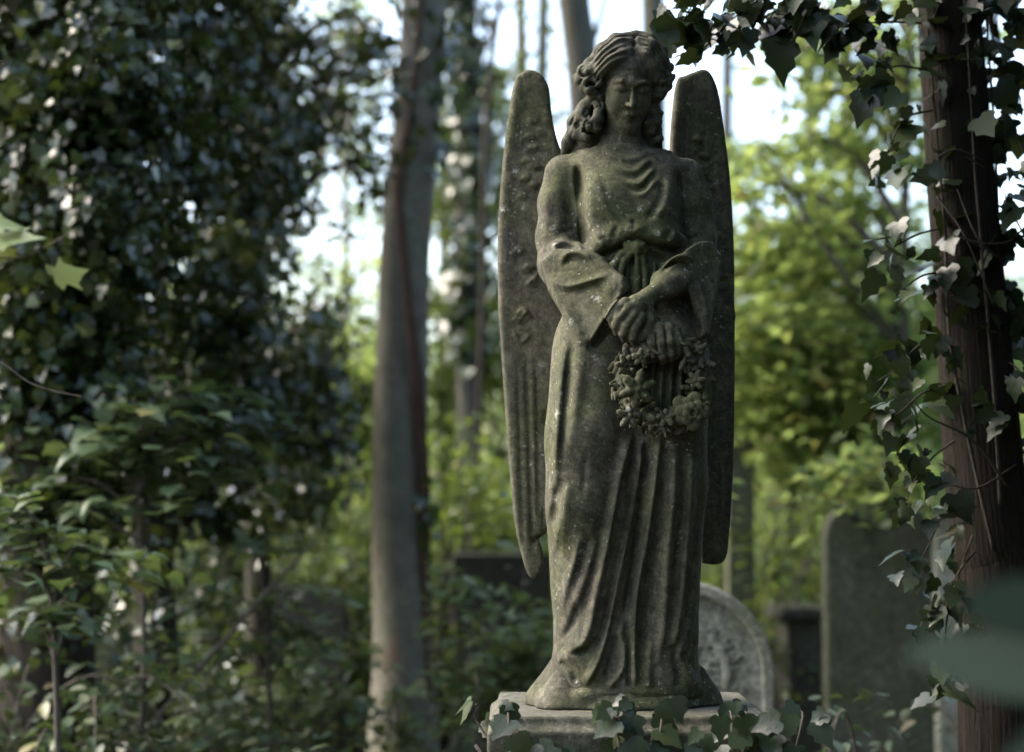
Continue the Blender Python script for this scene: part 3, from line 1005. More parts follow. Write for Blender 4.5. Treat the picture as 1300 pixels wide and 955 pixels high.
flower('star_flower', S(801, 501, -0.236), 0.046, 6, (0.12, -0.2), 0.35, 0.0115, -0.06, 0.2)
flower('star_flower', S(790, 536, -0.230), 0.032, 5, (-0.2, -0.3), 0.2, 0.0085, -0.05, 0.2)
flower('small_flower', S(783, 470, -0.215), 0.026, 6, (0.2, -0.5), 0.0, 0.007)
flower('small_flower', S(806, 461, -0.22), 0.022, 5, (0.3, 0.0), 0.3, 0.007)
flower('small_flower', S(888, 545 - 20, -0.185), 0.024, 5, (0.0, 0.7), 0.8, 0.008)
flower('small_flower', S(878, 489, -0.18), 0.026, 6, (0.1, 0.5), 0.1, 0.007)
flower('small_flower', S(838, 540, -0.215), 0.024, 5, (-0.4, 0.1), 0.4, 0.0075)
flower('small_flower', S(820, 545, -0.205), 0.022, 5, (-0.4, 0.1), 0.9, 0.007)


def b_rose(gr):
    c = S(866, 528, -0.215)
    gr.op(ell(c, (0.030, 0.024, 0.030)))
    for i in range(3):
        for k in range(5):
            a = k * 2 * math.pi / 5 + i * 0.6
            r = 0.010 + 0.011 * i
            q = c + np.array([r * math.cos(a), -0.022 + 0.006 * i, r * math.sin(a)])
            gr.op(ell(q, (0.012 + 0.003 * i, 0.009, 0.012 + 0.003 * i)), 0.0015)
    gr.op(ell(c + np.array([0.006, -0.030, -0.006]), (0.007, 0.010, 0.009)), 0.003, 'cut')


rc = S(866, 528, -0.215)
grid_mesh('rose', rc - 0.07, rc + 0.07, 0.0021, b_rose, M_STONE, wreath)
for (x, y, t, l) in ((872, 455, 0.5, .040), (884, 466, -0.3, .034), (862, 462, -2.0, .036), (872, 500, 3.0, .034), (874, 446, -0.9, .03), (860, 446, -1.2, .036), (872, 450, 2.6, .032)):
    c = S(x, y, -0.205 + 0.0009 * max(0, x - 850))
    def b_leaf(gr, c=c, t=t, l=l):
        d = np.array([math.cos(t), -0.25, math.sin(t)]) * l
        chain(gr, [c, c + d * 0.45, c + d * 0.8, c + d + (0, 0.006, 0)], [0.004, 0.0072, 0.006, 0.002], 0, 0.004)
        chain(gr, [c - (0, .012, 0), c + d * 0.5 - (0, .014, 0), c + d * 0.95 - (0, .010, 0)], [0.0022, 0.0022, 0.0015], 0.002, 0.002, 'cut')
    grid_mesh('leaf', c - l - 0.02, c + l + 0.02, 0.0022, b_leaf, M_STONE, wreath)


# ---- rough rock base under the gown
def b_base(gr):
    gr.op(ell(S(789, 893, 0.0), (0.225, 0.20, 0.068)))
    gr.op(cone(S(716, 838, -0.02), S(696, 890, -0.03), 0.03, 0.055), 0.05)
    gr.op(cone(S(716, 846, -0.10), S(706, 895, -0.13), 0.02, 0.05), 0.05)
    gr.op(cone(S(882, 858, -0.02), S(892, 893, -0.02), 0.03, 0.05), 0.05)
    for i in range(90):
        a = rng.uniform(0, 2 * math.pi)
        c = S(789, 893, 0.0) + np.array([rng.uniform(0.16, 0.20) * math.cos(a), rng.uniform(0.14, 0.18) * math.sin(a), rng.uniform(0.0, 0.045)])
        r = rng.uniform(0.010, 0.034)
        gr.op(ell(c, (r * rng.uniform(0.9, 1.6), r, r * rng.uniform(0.5, 0.9))), 0.010)
    def flat(X, Y, Z):
        return (0.001 - Z) + 0 * X + 0 * Y
    gr.op((flat, gr.lo, gr.lo + gr.h * gr.n), 0, 'and')


grid_mesh('rock_base', (-0.30, -0.27, -0.008), (0.28, 0.27, 0.12), 0.004, b_base, M_STONE, angel)

# ---- pedestal: moulded cap, die, stepped plinth
M_PED = stone_mat('pedestal_stone', (0.115, 0.11, 0.088), (0.032, 0.032, 0.027), (0.050, 0.058, 0.028), lichen=0.7, moss_amt=0.8, seed=5.0)


def square_lathe(name, profile, mat, parent, cx, cy):
    V, Fq = [], []
    for (r, z) in profile:
        for sx, sy in ((-1, -1), (1, -1), (1, 1), (-1, 1)):
            V.append((cx + sx * r, cy + sy * r, z))
    n = len(profile)
    for i in range(n - 1):
        for k in range(4):
            Fq.append((i * 4 + k, i * 4 + (k + 1) % 4, (i + 1) * 4 + (k + 1) % 4, (i + 1) * 4 + k))
    Fq.append((3, 2, 1, 0))
    Fq.append(tuple((n - 1) * 4 + k for k in range(4)))
    o = mesh_np(name, V, np.array(Fq), mat, parent, smooth=False)
    bv = o.modifiers.new('bevel', 'BEVEL')
    bv.width = 0.006
    bv.segments = 2
    return o


ped = thing('pedestal', 'square mossy stone pedestal with moulded cap carrying the angel', 'pedestal', (O[0], O[1], 0))
zt = float(O[2])
square_lathe('cap', [(0.27, zt - 0.20), (0.30, zt - 0.16), (0.33, zt - 0.12), (0.345, zt - 0.11), (0.345, zt - 0.035), (0.325, zt - 0.02), (0.32, zt)], M_PED, ped, O[0], O[1])
square_lathe('die', [(0.27, 0.302), (0.265, 0.5), (0.26, zt - 0.203)], M_PED, ped, O[0], O[1])
square_lathe('plinth', [(0.42, -0.05), (0.42, 0.22), (0.36, 0.26), (0.33, 0.30)], M_PED, ped, O[0], O[1])
print('statue', time.time() - T0)
# =================================================================== THE WOOD
def vnoise(x, seed=0.0):
    return (np.sin(x * 1.0 + seed) + np.sin(x * 2.3 + seed * 1.7 + 1.1) * 0.6 + np.sin(x * 5.1 + seed * 2.9 + 2.3) * 0.3) / 1.9


def tube_np(path, rad, seg=14, rough=0.0, lobes=0, seed=0.0, n=6, flute=0.0):
    """tapered tube through path (world); returns verts, quads"""
    P = spline(path, n) if len(path) > 2 else np.asarray(path, float)
    rr = np.interp(np.linspace(0, 1, len(P)), np.linspace(0, 1, len(rad)), rad)
    T = np.gradient(P, axis=0)
    T /= np.linalg.norm(T, axis=1)[:, None] + 1e-9
    ref = np.array([0.0, 1.0, 0.0]) if abs(T[0][1]) < 0.9 else np.array([1.0, 0, 0])
    A = np.cross(T, ref)
    A /= np.linalg.norm(A, axis=1)[:, None] + 1e-9
    B = np.cross(T, A)
    th = np.linspace(0, 2 * np.pi, seg, endpoint=False)
    L = np.concatenate([[0], np.cumsum(np.linalg.norm(np.diff(P, axis=0), axis=1))])
    mul = np.ones((len(P), seg))
    if rough:
        mul += rough * vnoise(L[:, None] * 2.2 / max(rr.max(), .02) * .12 + 2 * np.sin(th)[None, :] * 1.3, seed)
        mul += rough * 0.7 * np.sin(3 * th[None, :] + seed + 1.5 * np.sin(L[:, None] * 1.3 + seed))
    if flute:
        mul += flute * (np.abs(np.sin(lobes * 0.5 * th[None, :] + seed + 0.7 * np.sin(L[:, None] * 2.0))) - 0.5)
    r = rr[:, None] * mul
    V = P[:, None, :] + r[..., None] * (np.cos(th)[None, :, None] * A[:, None, :] + np.sin(th)[None, :, None] * B[:, None, :])
    m = len(P)
    i = np.arange(m - 1)[:, None] * seg
    k = np.arange(seg)[None, :]
    k2 = (k + 1) % seg
    Q = np.stack([i + k, i + k2, i + seg + k2, i + seg + k], -1).reshape(-1, 4)
    V = V.reshape(-1, 3)
    # end caps as fans
    V = np.vstack([V, P[0], P[-1]])
    c0, c1 = len(V) - 2, len(V) - 1
    kk = np.arange(seg)
    t0 = np.stack([np.full(seg, c0), (kk + 1) % seg, kk], 1)
    b = (m - 1) * seg
    t1 = np.stack([np.full(seg, c1), b + kk, b + (kk + 1) % seg], 1)
    return V, Q, np.vstack([t0, t1])


def join(parts):
    V, Q, T = [], [], []
    o = 0
    for v, q, t in parts:
        V.append(v)
        Q.append(q + o)
        T.append(t + o)
        o += len(v)
    return np.vstack(V), [np.vstack(Q), np.vstack(T)]


def tubes(name, specs, mat, parent=None, loc=None):
    V, Fc = join([tube_np(*s[:2], **(s[2] if len(s) > 2 else {})) for s in specs])
    return mesh_np(name, V, Fc, mat, parent, loc=loc)


# ---- leaf templates: x across, y along (0..1), z up from the blade
def tmpl(right, mid, zfold=0.10, droop=0.16):
    """right: outline points on the right side from base to tip (without the two ends); mid: y values along the midrib (ends included)"""
    R_ = np.array(right)
    M_ = np.array([(0, y) for y in mid])
    pts = np.vstack([M_, R_, R_ * (-1, 1)])
    nm, nr = len(M_), len(R_)
    z = zfold * np.abs(pts[:, 0]) * 2 - droop * pts[:, 1] ** 2
    V = np.column_stack([pts, z])
    tri = []
    for side in (0, 1):
        off = nm + side * nr
        chainv = [0] + [off + i for i in range(nr)] + [nm - 1]
        # fan against the midrib
        j = 0
        for a, b in zip(chainv[:-1], chainv[1:]):
            ym = (V[a, 1] + V[b, 1]) / 2
            while j < nm - 1 and mid[j + 1] <= ym:
                t = (j, j + 1, a)
                if len(set(t)) == 3:
                    tri.append(t if side == 0 else t[::-1])
                j += 1
            t = (a, j, b)
            if len(set(t)) == 3:
                tri.append(t if side == 1 else t[::-1])
        while j < nm - 1:
            t = (j, j + 1, chainv[-1])
            if len(set(t)) == 3:
                tri.append(t if side == 0 else t[::-1])
            j += 1
    tri = np.array(tri, np.int32)
    a, b, c = pts[tri[:, 0]], pts[tri[:, 1]], pts[tri[:, 2]]
    ar = (b[:, 0] - a[:, 0]) * (c[:, 1] - a[:, 1]) - (b[:, 1] - a[:, 1]) * (c[:, 0] - a[:, 0])
    tri[ar < 0] = tri[ar < 0][:, ::-1]
    return V.astype(np.float32), tri[np.abs(ar) > 1e-6]


LEAF_OVAL = tmpl([(0.20, 0.15), (0.30, 0.42), (0.22, 0.74)], [0, 0.35, 0.7, 1.0])
LEAF_SMALL = (np.array([(0, 0, 0), (0, 0.5, -0.03), (0, 1, -0.18), (-0.3, 0.48, 0.05), (0.3, 0.48, 0.05)], np.float32),
              np.array([(0, 1, 3), (1, 2, 3), (0, 4, 1), (1, 4, 2)], np.int32))
LEAF_IVY = tmpl([(0.20, -0.12), (0.42, -0.02), (0.52, 0.16), (0.36, 0.30), (0.42, 0.50), (0.20, 0.66)], [0, 0.3, 0.62, 1.0], 0.04, 0.14)
LEAF_MAPLE = tmpl([(0.18, -0.06), (0.50, 0.02), (0.30, 0.22), (0.62, 0.52), (0.36, 0.50), (0.26, 0.62), (0.14, 0.74)], [0, 0.25, 0.55, 1.0], 0.06, 0.22)
LEAF_BROAD = tmpl([(0.24, 0.02), (0.40, 0.22), (0.34, 0.40), (0.40, 0.52), (0.22, 0.72)], [0, 0.3, 0.6, 1.0], 0.05, 0.24)
LEAF_NETTLE = tmpl([(0.20, 0.06), (0.29, 0.16), (0.25, 0.22), (0.31, 0.34), (0.24, 0.42), (0.25, 0.54), (0.17, 0.62), (0.16, 0.74), (0.08, 0.82)], [0, 0.2, 0.45, 0.7, 1.0], 0.09, 0.25)


def leaf_geo(pos, nrm, tip, size, tp):
    """leaves: base at pos, blade normal ~nrm, pointing along tip"""
    pos = np.asarray(pos, np.float32)
    n = np.asarray(nrm, np.float32)
    n = n / (np.linalg.norm(n, axis=1)[:, None] + 1e-9)
    t = np.asarray(tip, np.float32)
    t = t - n * (t * n).sum(1)[:, None]
    t = t / (np.linalg.norm(t, axis=1)[:, None] + 1e-9)
    b = np.cross(t, n)
    V0, T0_ = tp
    s = np.asarray(size, np.float32)[:, None, None]
    k = len(pos)
    cz = rng.uniform(-0.4, 2.6, k)[:, None, None]           # every leaf curls and narrows in its own way
    cw = rng.uniform(0.78, 1.12, k)[:, None, None]
    sk = rng.normal(0, 0.10, k)[:, None]
    x0 = V0[None, :, 0] * (1 + sk * V0[None, :, 1]) + sk * V0[None, :, 1] ** 2
    z0 = V0[None, :, 2] + rng.normal(0, 0.10, k)[:, None] * V0[None, :, 0]
    V = pos[:, None, :] + s * (cw * x0[..., None] * b[:, None, :] + V0[None, :, 1, None] * t[:, None, :] + cz * z0[..., None] * n[:, None, :])
    Fc = T0_[None] + (np.arange(len(pos)) * len(V0))[:, None, None]
    return V.reshape(-1, 3), Fc.reshape(-1, 3).astype(np.int32)


def rand_dir(n):
    v = rng.normal(size=(n, 3))
    return v / np.linalg.norm(v, axis=1)[:, None]


def leaves(name, pos, size, tp, mat, parent=None, up=0.6, face=None, hang=0.3, spread=0.5, loc=None):
    """up: how strongly blades face the sky; face: (N,3) outward vectors that they also face; hang: how much tips point down"""
    n = len(pos)
    d = rand_dir(n)
    nrm = d * spread + np.array([0, 0, up])
    if face is not None:
        nrm = nrm + face
    tip = rand_dir(n) * (1, 1, 0.4) + np.array([0, 0, -hang])
    sz = size * rng.uniform(0.6, 1.25, n)
    V, Fc = leaf_geo(pos, nrm, tip, sz, tp)
    return mesh_np(name, V, Fc, mat, parent, smooth=True, loc=loc)


def clumps(center, radii, n_cl, n_leaf, r_cl, flat=0.7, shell=0.35):
    """leaf positions: clumps spread through an ellipsoid (denser to its rim), gaps between"""
    c = np.asarray(center, float)
    u = rand_dir(n_cl) * (shell + (1 - shell) * rng.random(n_cl)[:, None] ** 0.5)
    cc = c + u * np.asarray(radii)
    k = rng.integers(0, n_cl, n_leaf)
    rr = r_cl * rng.uniform(0.6, 1.4, n_cl)
    p = cc[k] + rng.normal(size=(n_leaf, 3)) * rr[k][:, None] * (1, 1, flat) * 0.55
    return p, cc


# ---- materials of the wood
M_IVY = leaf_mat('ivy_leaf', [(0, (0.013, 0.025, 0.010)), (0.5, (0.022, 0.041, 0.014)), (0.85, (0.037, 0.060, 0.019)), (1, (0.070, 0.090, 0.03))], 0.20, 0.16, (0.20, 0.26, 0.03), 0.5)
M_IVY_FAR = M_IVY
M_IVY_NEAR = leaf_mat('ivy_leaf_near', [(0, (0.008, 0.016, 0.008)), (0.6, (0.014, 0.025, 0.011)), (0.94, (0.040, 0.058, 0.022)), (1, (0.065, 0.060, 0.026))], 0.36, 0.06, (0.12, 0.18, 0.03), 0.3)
M_BRIGHT = leaf_mat('maple_leaf', [(0, (0.050, 0.092, 0.033)), (0.5, (0.083, 0.128, 0.042)), (0.84, (0.12, 0.147, 0.046)), (0.95, (0.22, 0.17, 0.05)), (1, (0.26, 0.13, 0.05))], 0.45, 0.64, (0.49, 0.62, 0.165), 0.35)
M_MID = leaf_mat('sapling_leaf', [(0, (0.034, 0.065, 0.020)), (0.6, (0.055, 0.090, 0.026)), (0.93, (0.08, 0.11, 0.03)), (1, (0.20, 0.17, 0.04))], 0.45, 0.38, (0.28, 0.38, 0.04), 0.4)
M_LAYER = leaf_mat('broad_leaf', [(0, (0.050, 0.084, 0.042)), (0.6, (0.072, 0.110, 0.052)), (0.94, (0.095, 0.125, 0.05)), (1, (0.19, 0.16, 0.05))], 0.45, 0.22, (0.18, 0.26, 0.05), 0.45)
M_FRESH = leaf_mat('soft_green_leaf', [(0, (0.070, 0.115, 0.048)), (0.6, (0.10, 0.145, 0.058)), (0.94, (0.13, 0.16, 0.06)), (1, (0.24, 0.20, 0.06))], 0.45, 0.3, (0.26, 0.36, 0.08), 0.45)
M_DULL = leaf_mat('bramble_leaf', [(0, (0.028, 0.050, 0.024)), (0.6, (0.046, 0.074, 0.034)), (0.92, (0.068, 0.090, 0.036)), (1, (0.12, 0.10, 0.05))], 0.5, 0.2, (0.14, 0.20, 0.05), 0.35)
M_BLUE = leaf_mat('near_leaf', [(0, (0.016, 0.030, 0.024)), (1, (0.026, 0.042, 0.032))], 0.6, 0.12, (0.10, 0.14, 0.06), 0.2)
M_PALE = leaf_mat('pale_leaf', [(0, (0.10, 0.16, 0.05)), (0.6, (0.14, 0.19, 0.06)), (1, (0.32, 0.26, 0.10))], 0.5, 0.4, (0.4, 0.46, 0.1), 0.35)
B_BEECH = bark_mat('smooth_grey_bark', (0.118, 0.110, 0.090), (0.245, 0.230, 0.188), (0.11, 0.125, 0.08), 0.5, (7, 7, 4.0), 0.85, 0.008, ((0.19, 0.125, 0.092), 0.62))
B_DARK = bark_mat('dark_bark', (0.022, 0.018, 0.014), (0.060, 0.048, 0.038), (0.035, 0.042, 0.02), 0.5)
B_GREY = bark_mat('grey_bark', (0.055, 0.050, 0.045), (0.130, 0.118, 0.105), (0.060, 0.070, 0.035), 0.7, (10, 10, 3))
B_PALE = bark_mat('pale_bark', (0.12, 0.105, 0.075), (0.22, 0.20, 0.14), (0.11, 0.115, 0.05), 0.6, (10, 10, 3))
B_RED = bark_mat('red_fibrous_bark', (0.006, 0.004, 0.003), (0.026, 0.015, 0.011), (0.013, 0.016, 0.008), 0.6, (62, 62, 3.0), 0.92, 0.02)
B_VINE = bark_mat('vine_bark', (0.055, 0.030, 0.021), (0.135, 0.078, 0.056), None, 0, (20, 20, 4), 0.9, 0.008)
B_TWIG = bark_mat('twig_bark', (0.05, 0.042, 0.034), (0.13, 0.11, 0.09), None, 0, (30, 30, 8), 0.8, 0.003)

# ---- ground: one sheet, leaf litter and soil
m, nt_, out_ = new_mat('leaf_litter')
tc_ = N(nt_, 'ShaderNodeTexCoord')
n1_ = noise(nt_, tc_.outputs['Object'], 0.8, 6)
n2_ = noise(nt_, tc_.outputs['Object'], 22, 6, 0.7)
c_ = ramp(nt_, n2_, [(0.3, (0.018, 0.014, 0.010)), (0.55, (0.05, 0.036, 0.022)), (0.75, (0.085, 0.058, 0.032))]).outputs[0]
c_ = mixc(nt_, ramp(nt_, n1_, [(0.45, g(0)), (0.65, g(0.7))]).outputs[0], c_, (0.030, 0.042, 0.016))
pb_ = N(nt_, 'ShaderNodeBsdfPrincipled')
pb_.inputs['Roughness'].default_value = 0.95
nt_.links.new(c_, pb_.inputs['Base Color'])
nt_.links.new(bump(nt_, n2_, 0.8, 0.03), pb_.inputs['Normal'])
nt_.links.new(pb_.outputs[0], out_.inputs[0])
gx_ = np.concatenate([[-400, -120], np.linspace(-40, 40, 81), [120, 400]])
gy_ = np.concatenate([[-400, -120, -40], np.linspace(-12, 60, 73), [120, 400]])
GX, GY = np.meshgrid(gx_, gy_, indexing='ij')


def ground_z(x, y):
    f = np.clip((np.hypot(x - 0.3, y - 5) - 1.2) / 3, 0, 1) * np.clip((90 - np.hypot(x, y)) / 60, 0, 1)
    return f * 0.10 * (np.sin(x * 0.7 + 1) * np.cos(y * 0.55) + 0.5 * np.sin(x * 1.9 + y * 1.3))


GZ = ground_z(GX, GY)
nxg, nyg = GX.shape
idx = np.arange(nxg * nyg).reshape(nxg, nyg)
Qg = np.stack([idx[:-1, :-1], idx[1:, :-1], idx[1:, 1:], idx[:-1, 1:]], -1).reshape(-1, 4)
gr_o = mesh_np('ground', np.column_stack([GX.ravel(), GY.ravel(), GZ.ravel()]), Qg, m)
gr_o['kind'] = 'structure'


def gz(x, y):
    return float(ground_z(np.float64(x), np.float64(y)))


def Wd(px, py, Y):
    """pixel at world depth Y"""
    return WY(px, py, Y)


def base_of(px, Y):
    x = (px - 650) * F * Y / CP
    return np.array([x, Y, gz(x, Y)])


def trunk_path(pts, Y, below=True, dY=None):
    """pts: (px, py) list from low to high at depth Y; extended to the ground"""
    P = [Wd(px, py, Y + (0 if dY is None else dY[i])) for i, (px, py) in enumerate(pts)]
    if below:
        b = P[0].copy()
        b[2] = gz(b[0], b[1]) - 0.15
        P = [b] + P
    return np.array(P)


def rpx(w, Y):
    """radius in metres of something w photo pixels wide at depth Y"""
    return 0.5 * w * F * Y


def branch_set(start, n, length, r0, up=0.35, seed=0, wob=0.25):
    out = []
    for i in range(n):
        a = rng.uniform(0, 2 * np.pi)
        d = np.array([math.cos(a), math.sin(a), rng.uniform(up - 0.25, up + 0.35)])
        d /= np.linalg.norm(d)
        s = np.asarray(start[i % len(start)], float)
        L = length * rng.uniform(0.6, 1.2)
        p1 = s + d * L * 0.4 + rng.normal(size=3) * wob * L * 0.15
        p2 = s + d * L * 0.75 + rng.normal(size=3) * wob * L * 0.25
        p3 = s + d * L + rng.normal(size=3) * wob * L * 0.3
        out.append((np.array([s, p1, p2, p3]), [r0 * rng.uniform(.7, 1.1), r0 * 0.65, r0 * 0.4, r0 * 0.12], dict(seg=6, n=4)))
    return out


def on_trunk(P, rad, n, t0=0.0, t1=1.0, off=0.04):
    """points scattered over a trunk's surface with outward vectors"""
    S_ = spline(P, 8)
    t = rng.uniform(t0, t1, n) * (len(S_) - 1)
    i = t.astype(int).clip(0, len(S_) - 2)
    f = (t - i)[:, None]
    c = S_[i] * (1 - f) + S_[i + 1] * f
    r = np.interp(t / (len(S_) - 1), np.linspace(0, 1, len(rad)), rad)
    a = rng.uniform(0, 2 * np.pi, n)
    o = np.column_stack([np.cos(a), np.sin(a), np.zeros(n)])
    return c + o * (r + off * rng.random(n))[:, None], o


# ------------------------------------------------------------------ T1: smooth grey trunk left of the angel, with a thick vine up it
Y1 = 9.0
tp1 = trunk_path([(512, 860), (508, 700), (506, 560), (510, 430), (513, 330), (521, 230), (531, 120), (538, 0), (546, -140), (560, -330)], Y1)
rd1 = [rpx(w_, Y1) for w_ in (125, 80, 74, 68, 64, 62, 60, 58, 56, 54, 44)]
t1 = thing('beech_tree', 'tall smooth grey-green trunk with a reddish peeled patch, left of the angel', 'tree', base_of(512, Y1))
brs = branch_set([tp1[-1], tp1[-2] + (0, 0, .3)], 7, 2.4, 0.05, 0.5)
tubes('trunk', [(tp1, rd1, dict(seg=32, rough=0.06, n=14, seed=4))] + brs, B_BEECH, t1)
cp, _ = clumps(tp1[-1] + (0, 0, 1.8), (3.0, 2.6, 1.5), 40, 2600, 0.30)
leaves('crown', cp, 0.075, LEAF_SMALL, M_MID, t1, up=0.8)
v1 = thing('ivy_vine', 'thick bare reddish ivy stem climbing the smooth grey trunk', 'vine', base_of(536, Y1 - 0.2))
yv = Y1 - 0.14
vp = trunk_path([(540, 850), (537, 720), (534, 600), (530, 520), (524, 440), (517, 370), (510, 300), (506, 240), (512, 190), (522, 130), (530, 60), (534, -20)], yv,
                dY=[.06, .05, .04, .03, .01, 0, 0, 0, .0, 0.02, 0.02, 0.02])
tubes('stem', [(vp, [rpx(w_, yv) for w_ in (16, 13, 12, 12, 12, 11, 10, 10, 9, 8, 7, 6, 5)], dict(seg=9, rough=0.12, n=8)),
               (vp[:7] + (0.028, 0.05, 0), [0.010, 0.008, .009, .008, .007, .006, .005], dict(seg=6, rough=.15, n=6, seed=2))], B_VINE, v1)
lp, lo_ = on_trunk(tp1, rd1, 330, 0.60, 0.99, 0.08)
lp2, lo2 = on_trunk(tp1[3:5] , rd1[3:5], 14, 0.1, 0.5, 0.08)
lp3 = np.array([Wd(540 + rng.normal() * 6, 655 + rng.normal() * 22, yv - .05) for _ in range(16)])
leaves('leaves', np.vstack([lp, lp3]), 0.062, LEAF_IVY, M_IVY, v1, up=0.25, face=np.vstack([lo_, np.tile((0, -1, 0), (16, 1))]) * 0.8, hang=0.9)

# ------------------------------------------------------------------ T2: darker ivy-clad trunk just behind it
Y2 = 11.5
tp2 = trunk_path([(600, 860), (596, 620), (594, 480), (592, 330), (596, 200), (590, 80), (586, -30), (580, -200)], Y2)
rd2 = [rpx(w_, Y2) for w_ in (44, 34, 30, 30, 30, 32, 34, 34, 28)]
t2 = thing('ash_tree', 'slender dark trunk wrapped in ivy between the grey trunk and the angel', 'tree', base_of(600, Y2))
tubes('trunk', [(tp2, rd2, dict(seg=16, rough=0.06, n=8))] + branch_set([tp2[-1], tp2[-2]], 6, 2.2, 0.04, 0.5), B_GREY, t2)
cp, _ = clumps(tp2[-1] + (0, 0, 1.6), (2.4, 2.2, 1.2), 26, 1400, 0.28)
leaves('crown', cp, 0.075, LEAF_SMALL, M_MID, t2, up=0.8)
i2 = thing('climbing_ivy', 'dark ivy sleeve on the slender trunk behind the smooth grey one', 'ivy', base_of(600, Y2) - (0, 0.25, 0), 'ivy on the trees')
lp, lo_ = on_trunk(tp2, rd2, 1000, 0.38, 0.98, 0.11)
leaves('leaves', lp, 0.07, LEAF_IVY, M_IVY, i2, up=0.25, face=lo_ * 0.9, hang=0.9)

# ------------------------------------------------------------------ the other trunks against the sky
def simple_tree(name, label, pts, widths, Y, bark, leafmat, group, crown=((0, 0, 1.6), (2.0, 1.8, 1.1), 26, 1300, 0.26), extra=None, leaf=0.075, tpl=LEAF_SMALL, seg=12):
    P = trunk_path(pts, Y)
    rd = [rpx(w_, Y) for w_ in widths]
    rd = [rd[0] * 1.2] + rd
    t = thing(name, label, 'tree', P[0] * (1, 1, 0) + (0, 0, gz(P[0][0], P[0][1])))
    if group:
        t['group'] = group
    sp = [(P, rd, dict(seg=seg, rough=0.05, n=7, seed=Y))]
    if extra:
        for (bp, bw) in extra:
            sp.append((np.array([Wd(a, b, Y + c) for a, b, c in bp]), [rpx(q, Y) for q in bw], dict(seg=8, rough=0.05, n=6)))
    if crown:
        off, rad, nc, nl, rc_ = crown
        c0 = P[-1] + np.array(off)
        cp, cc = clumps(c0, rad, nc, nl, rc_)
        for q in cc[::6]:
            mid = (P[-1] + q) / 2 + rng.normal(size=3) * 0.12
            sp.append((np.array([P[-1], mid, q]), [0.035, 0.022, 0.006], dict(seg=5, n=4)))
        tubes('trunk', sp, bark, t)
        leaves('crown', cp, leaf, tpl, leafmat, t, up=0.7)
    else:
        tubes('trunk', sp, bark, t)
    return t, P, rd


WT = 'tall trees behind the angel'
simple_tree('pale_tree', 'thin yellowish trunk against the sky above the left wing', [(668, 800), (666, 480), (664, 200), (663, 90), (661, 0), (660, -130)], (26, 22, 18, 16, 14, 12), 13.0, B_PALE, M_BRIGHT, WT)
simple_tree('forked_tree', 'grey trunk rising behind the angel head with a thin side branch', [(752, 800), (750, 480), (748, 300), (745, 180), (738, 80), (728, 0), (718, -120)], (56, 50, 46, 44, 42, 40, 34), 12.0, B_GREY, M_MID, WT,
            extra=[([(744, 130, 0), (752, 60, .1), (763, 20, .2), (776, -40, .3)], (14, 10, 8, 6))])
simple_tree('grey_tree', 'pale grey trunk against the white sky over the angel hair', [(836, 800), (834, 480), (832, 200), (830, 60), (829, 0), (826, -140)], (36, 34, 32, 31, 30, 26), 14.0, B_GREY, M_MID, WT)
simple_tree('pale_tree', 'thin pale trunk standing far behind the right wing', [(1082, 800), (1080, 480), (1078, 200), (1076, 60), (1074, -20), (1070, -140)], (26, 24, 18, 16, 15, 12), 15.0, B_PALE, M_BRIGHT, WT,
            crown=((0, 0, 1.0), (2.6, 2.2, 1.6), 40, 1600, 0.28))
simple_tree('thin_sapling', 'very thin pale stem in the bright gap left of the grey trunk', [(444, 800), (441, 420), (438, 240), (436, 60), (434, -100)], (12, 10, 8, 7, 5), 14.0, B_PALE, M_BRIGHT, WT, crown=((0, 0, .6), (1.6, 1.5, .8), 24, 1500, 0.25))
simple_tree('dark_sapling', 'thin dark stem crossing the sky left of the pale trunk', [(604, 700), (612, 400), (616, 180), (624, 90), (634, 0), (640, -80)], (9, 8, 8, 7, 7, 6), 11.0, B_DARK, M_IVY, WT, crown=((0, 0, .5), (1.2, 1.1, .8), 20, 900, 0.22))

# ------------------------------------------------------------------ left: heavily ivy-clad trees
def ivy_tree(label, ilabel, pts, widths, Y, lumps, n_trunk, bark=B_DARK, leaf=0.052, name='ivy_clad_tree', mat=None):
    t, P, rd = simple_tree(name, label, pts, widths, Y, bark, M_IVY, 'ivy-clad trees on the left', crown=None, seg=16)
    iv = thing('climbing_ivy', ilabel, 'ivy', (P[0][0], P[0][1] - rd[0] - .05, gz(P[0][0], P[0][1])), 'ivy on the trees')
    lp, lo_ = on_trunk(P, rd, n_trunk, 0.0, 1.0, 0.28)
    pos, fc = [lp], [lo_ * 0.9]
    stems = []
    for (px, py, dy, rx, ry, rz, n) in lumps:
        c = Wd(px, py, Y + dy)
        n = int(n * 1.2)
        p, cc = clumps(c, (rx, ry, rz), max(8, n // 60), n, 0.13, 1.0, 0.2)
        pos.append(p)
        o = p - c
        fc.append(o / (np.linalg.norm(o, axis=1)[:, None] + 1e-6) * 0.7)
        # a limb from the trunk to the lump
        k = np.argmin(np.abs(spline(P, 8)[:, 2] - (c[2] - 0.4)))
        s0 = spline(P, 8)[k]
        stems.append((np.array([s0, (s0 + c) / 2 + (0, 0, .08), c]), [0.03, 0.02, 0.008], dict(seg=5, n=4)))
        for q in cc[::7]:
            stems.append((np.array([c, (c + q) / 2 + rng.normal(size=3) * .05, q]), [0.010, 0.007, 0.003], dict(seg=4, n=3)))
    tubes('stem', stems, B_VINE, iv)
    leaves('leaves', np.vstack(pos), leaf, LEAF_IVY, mat or M_IVY, iv, up=0.30, face=np.vstack(fc), hang=0.8, spread=0.6)
    return t


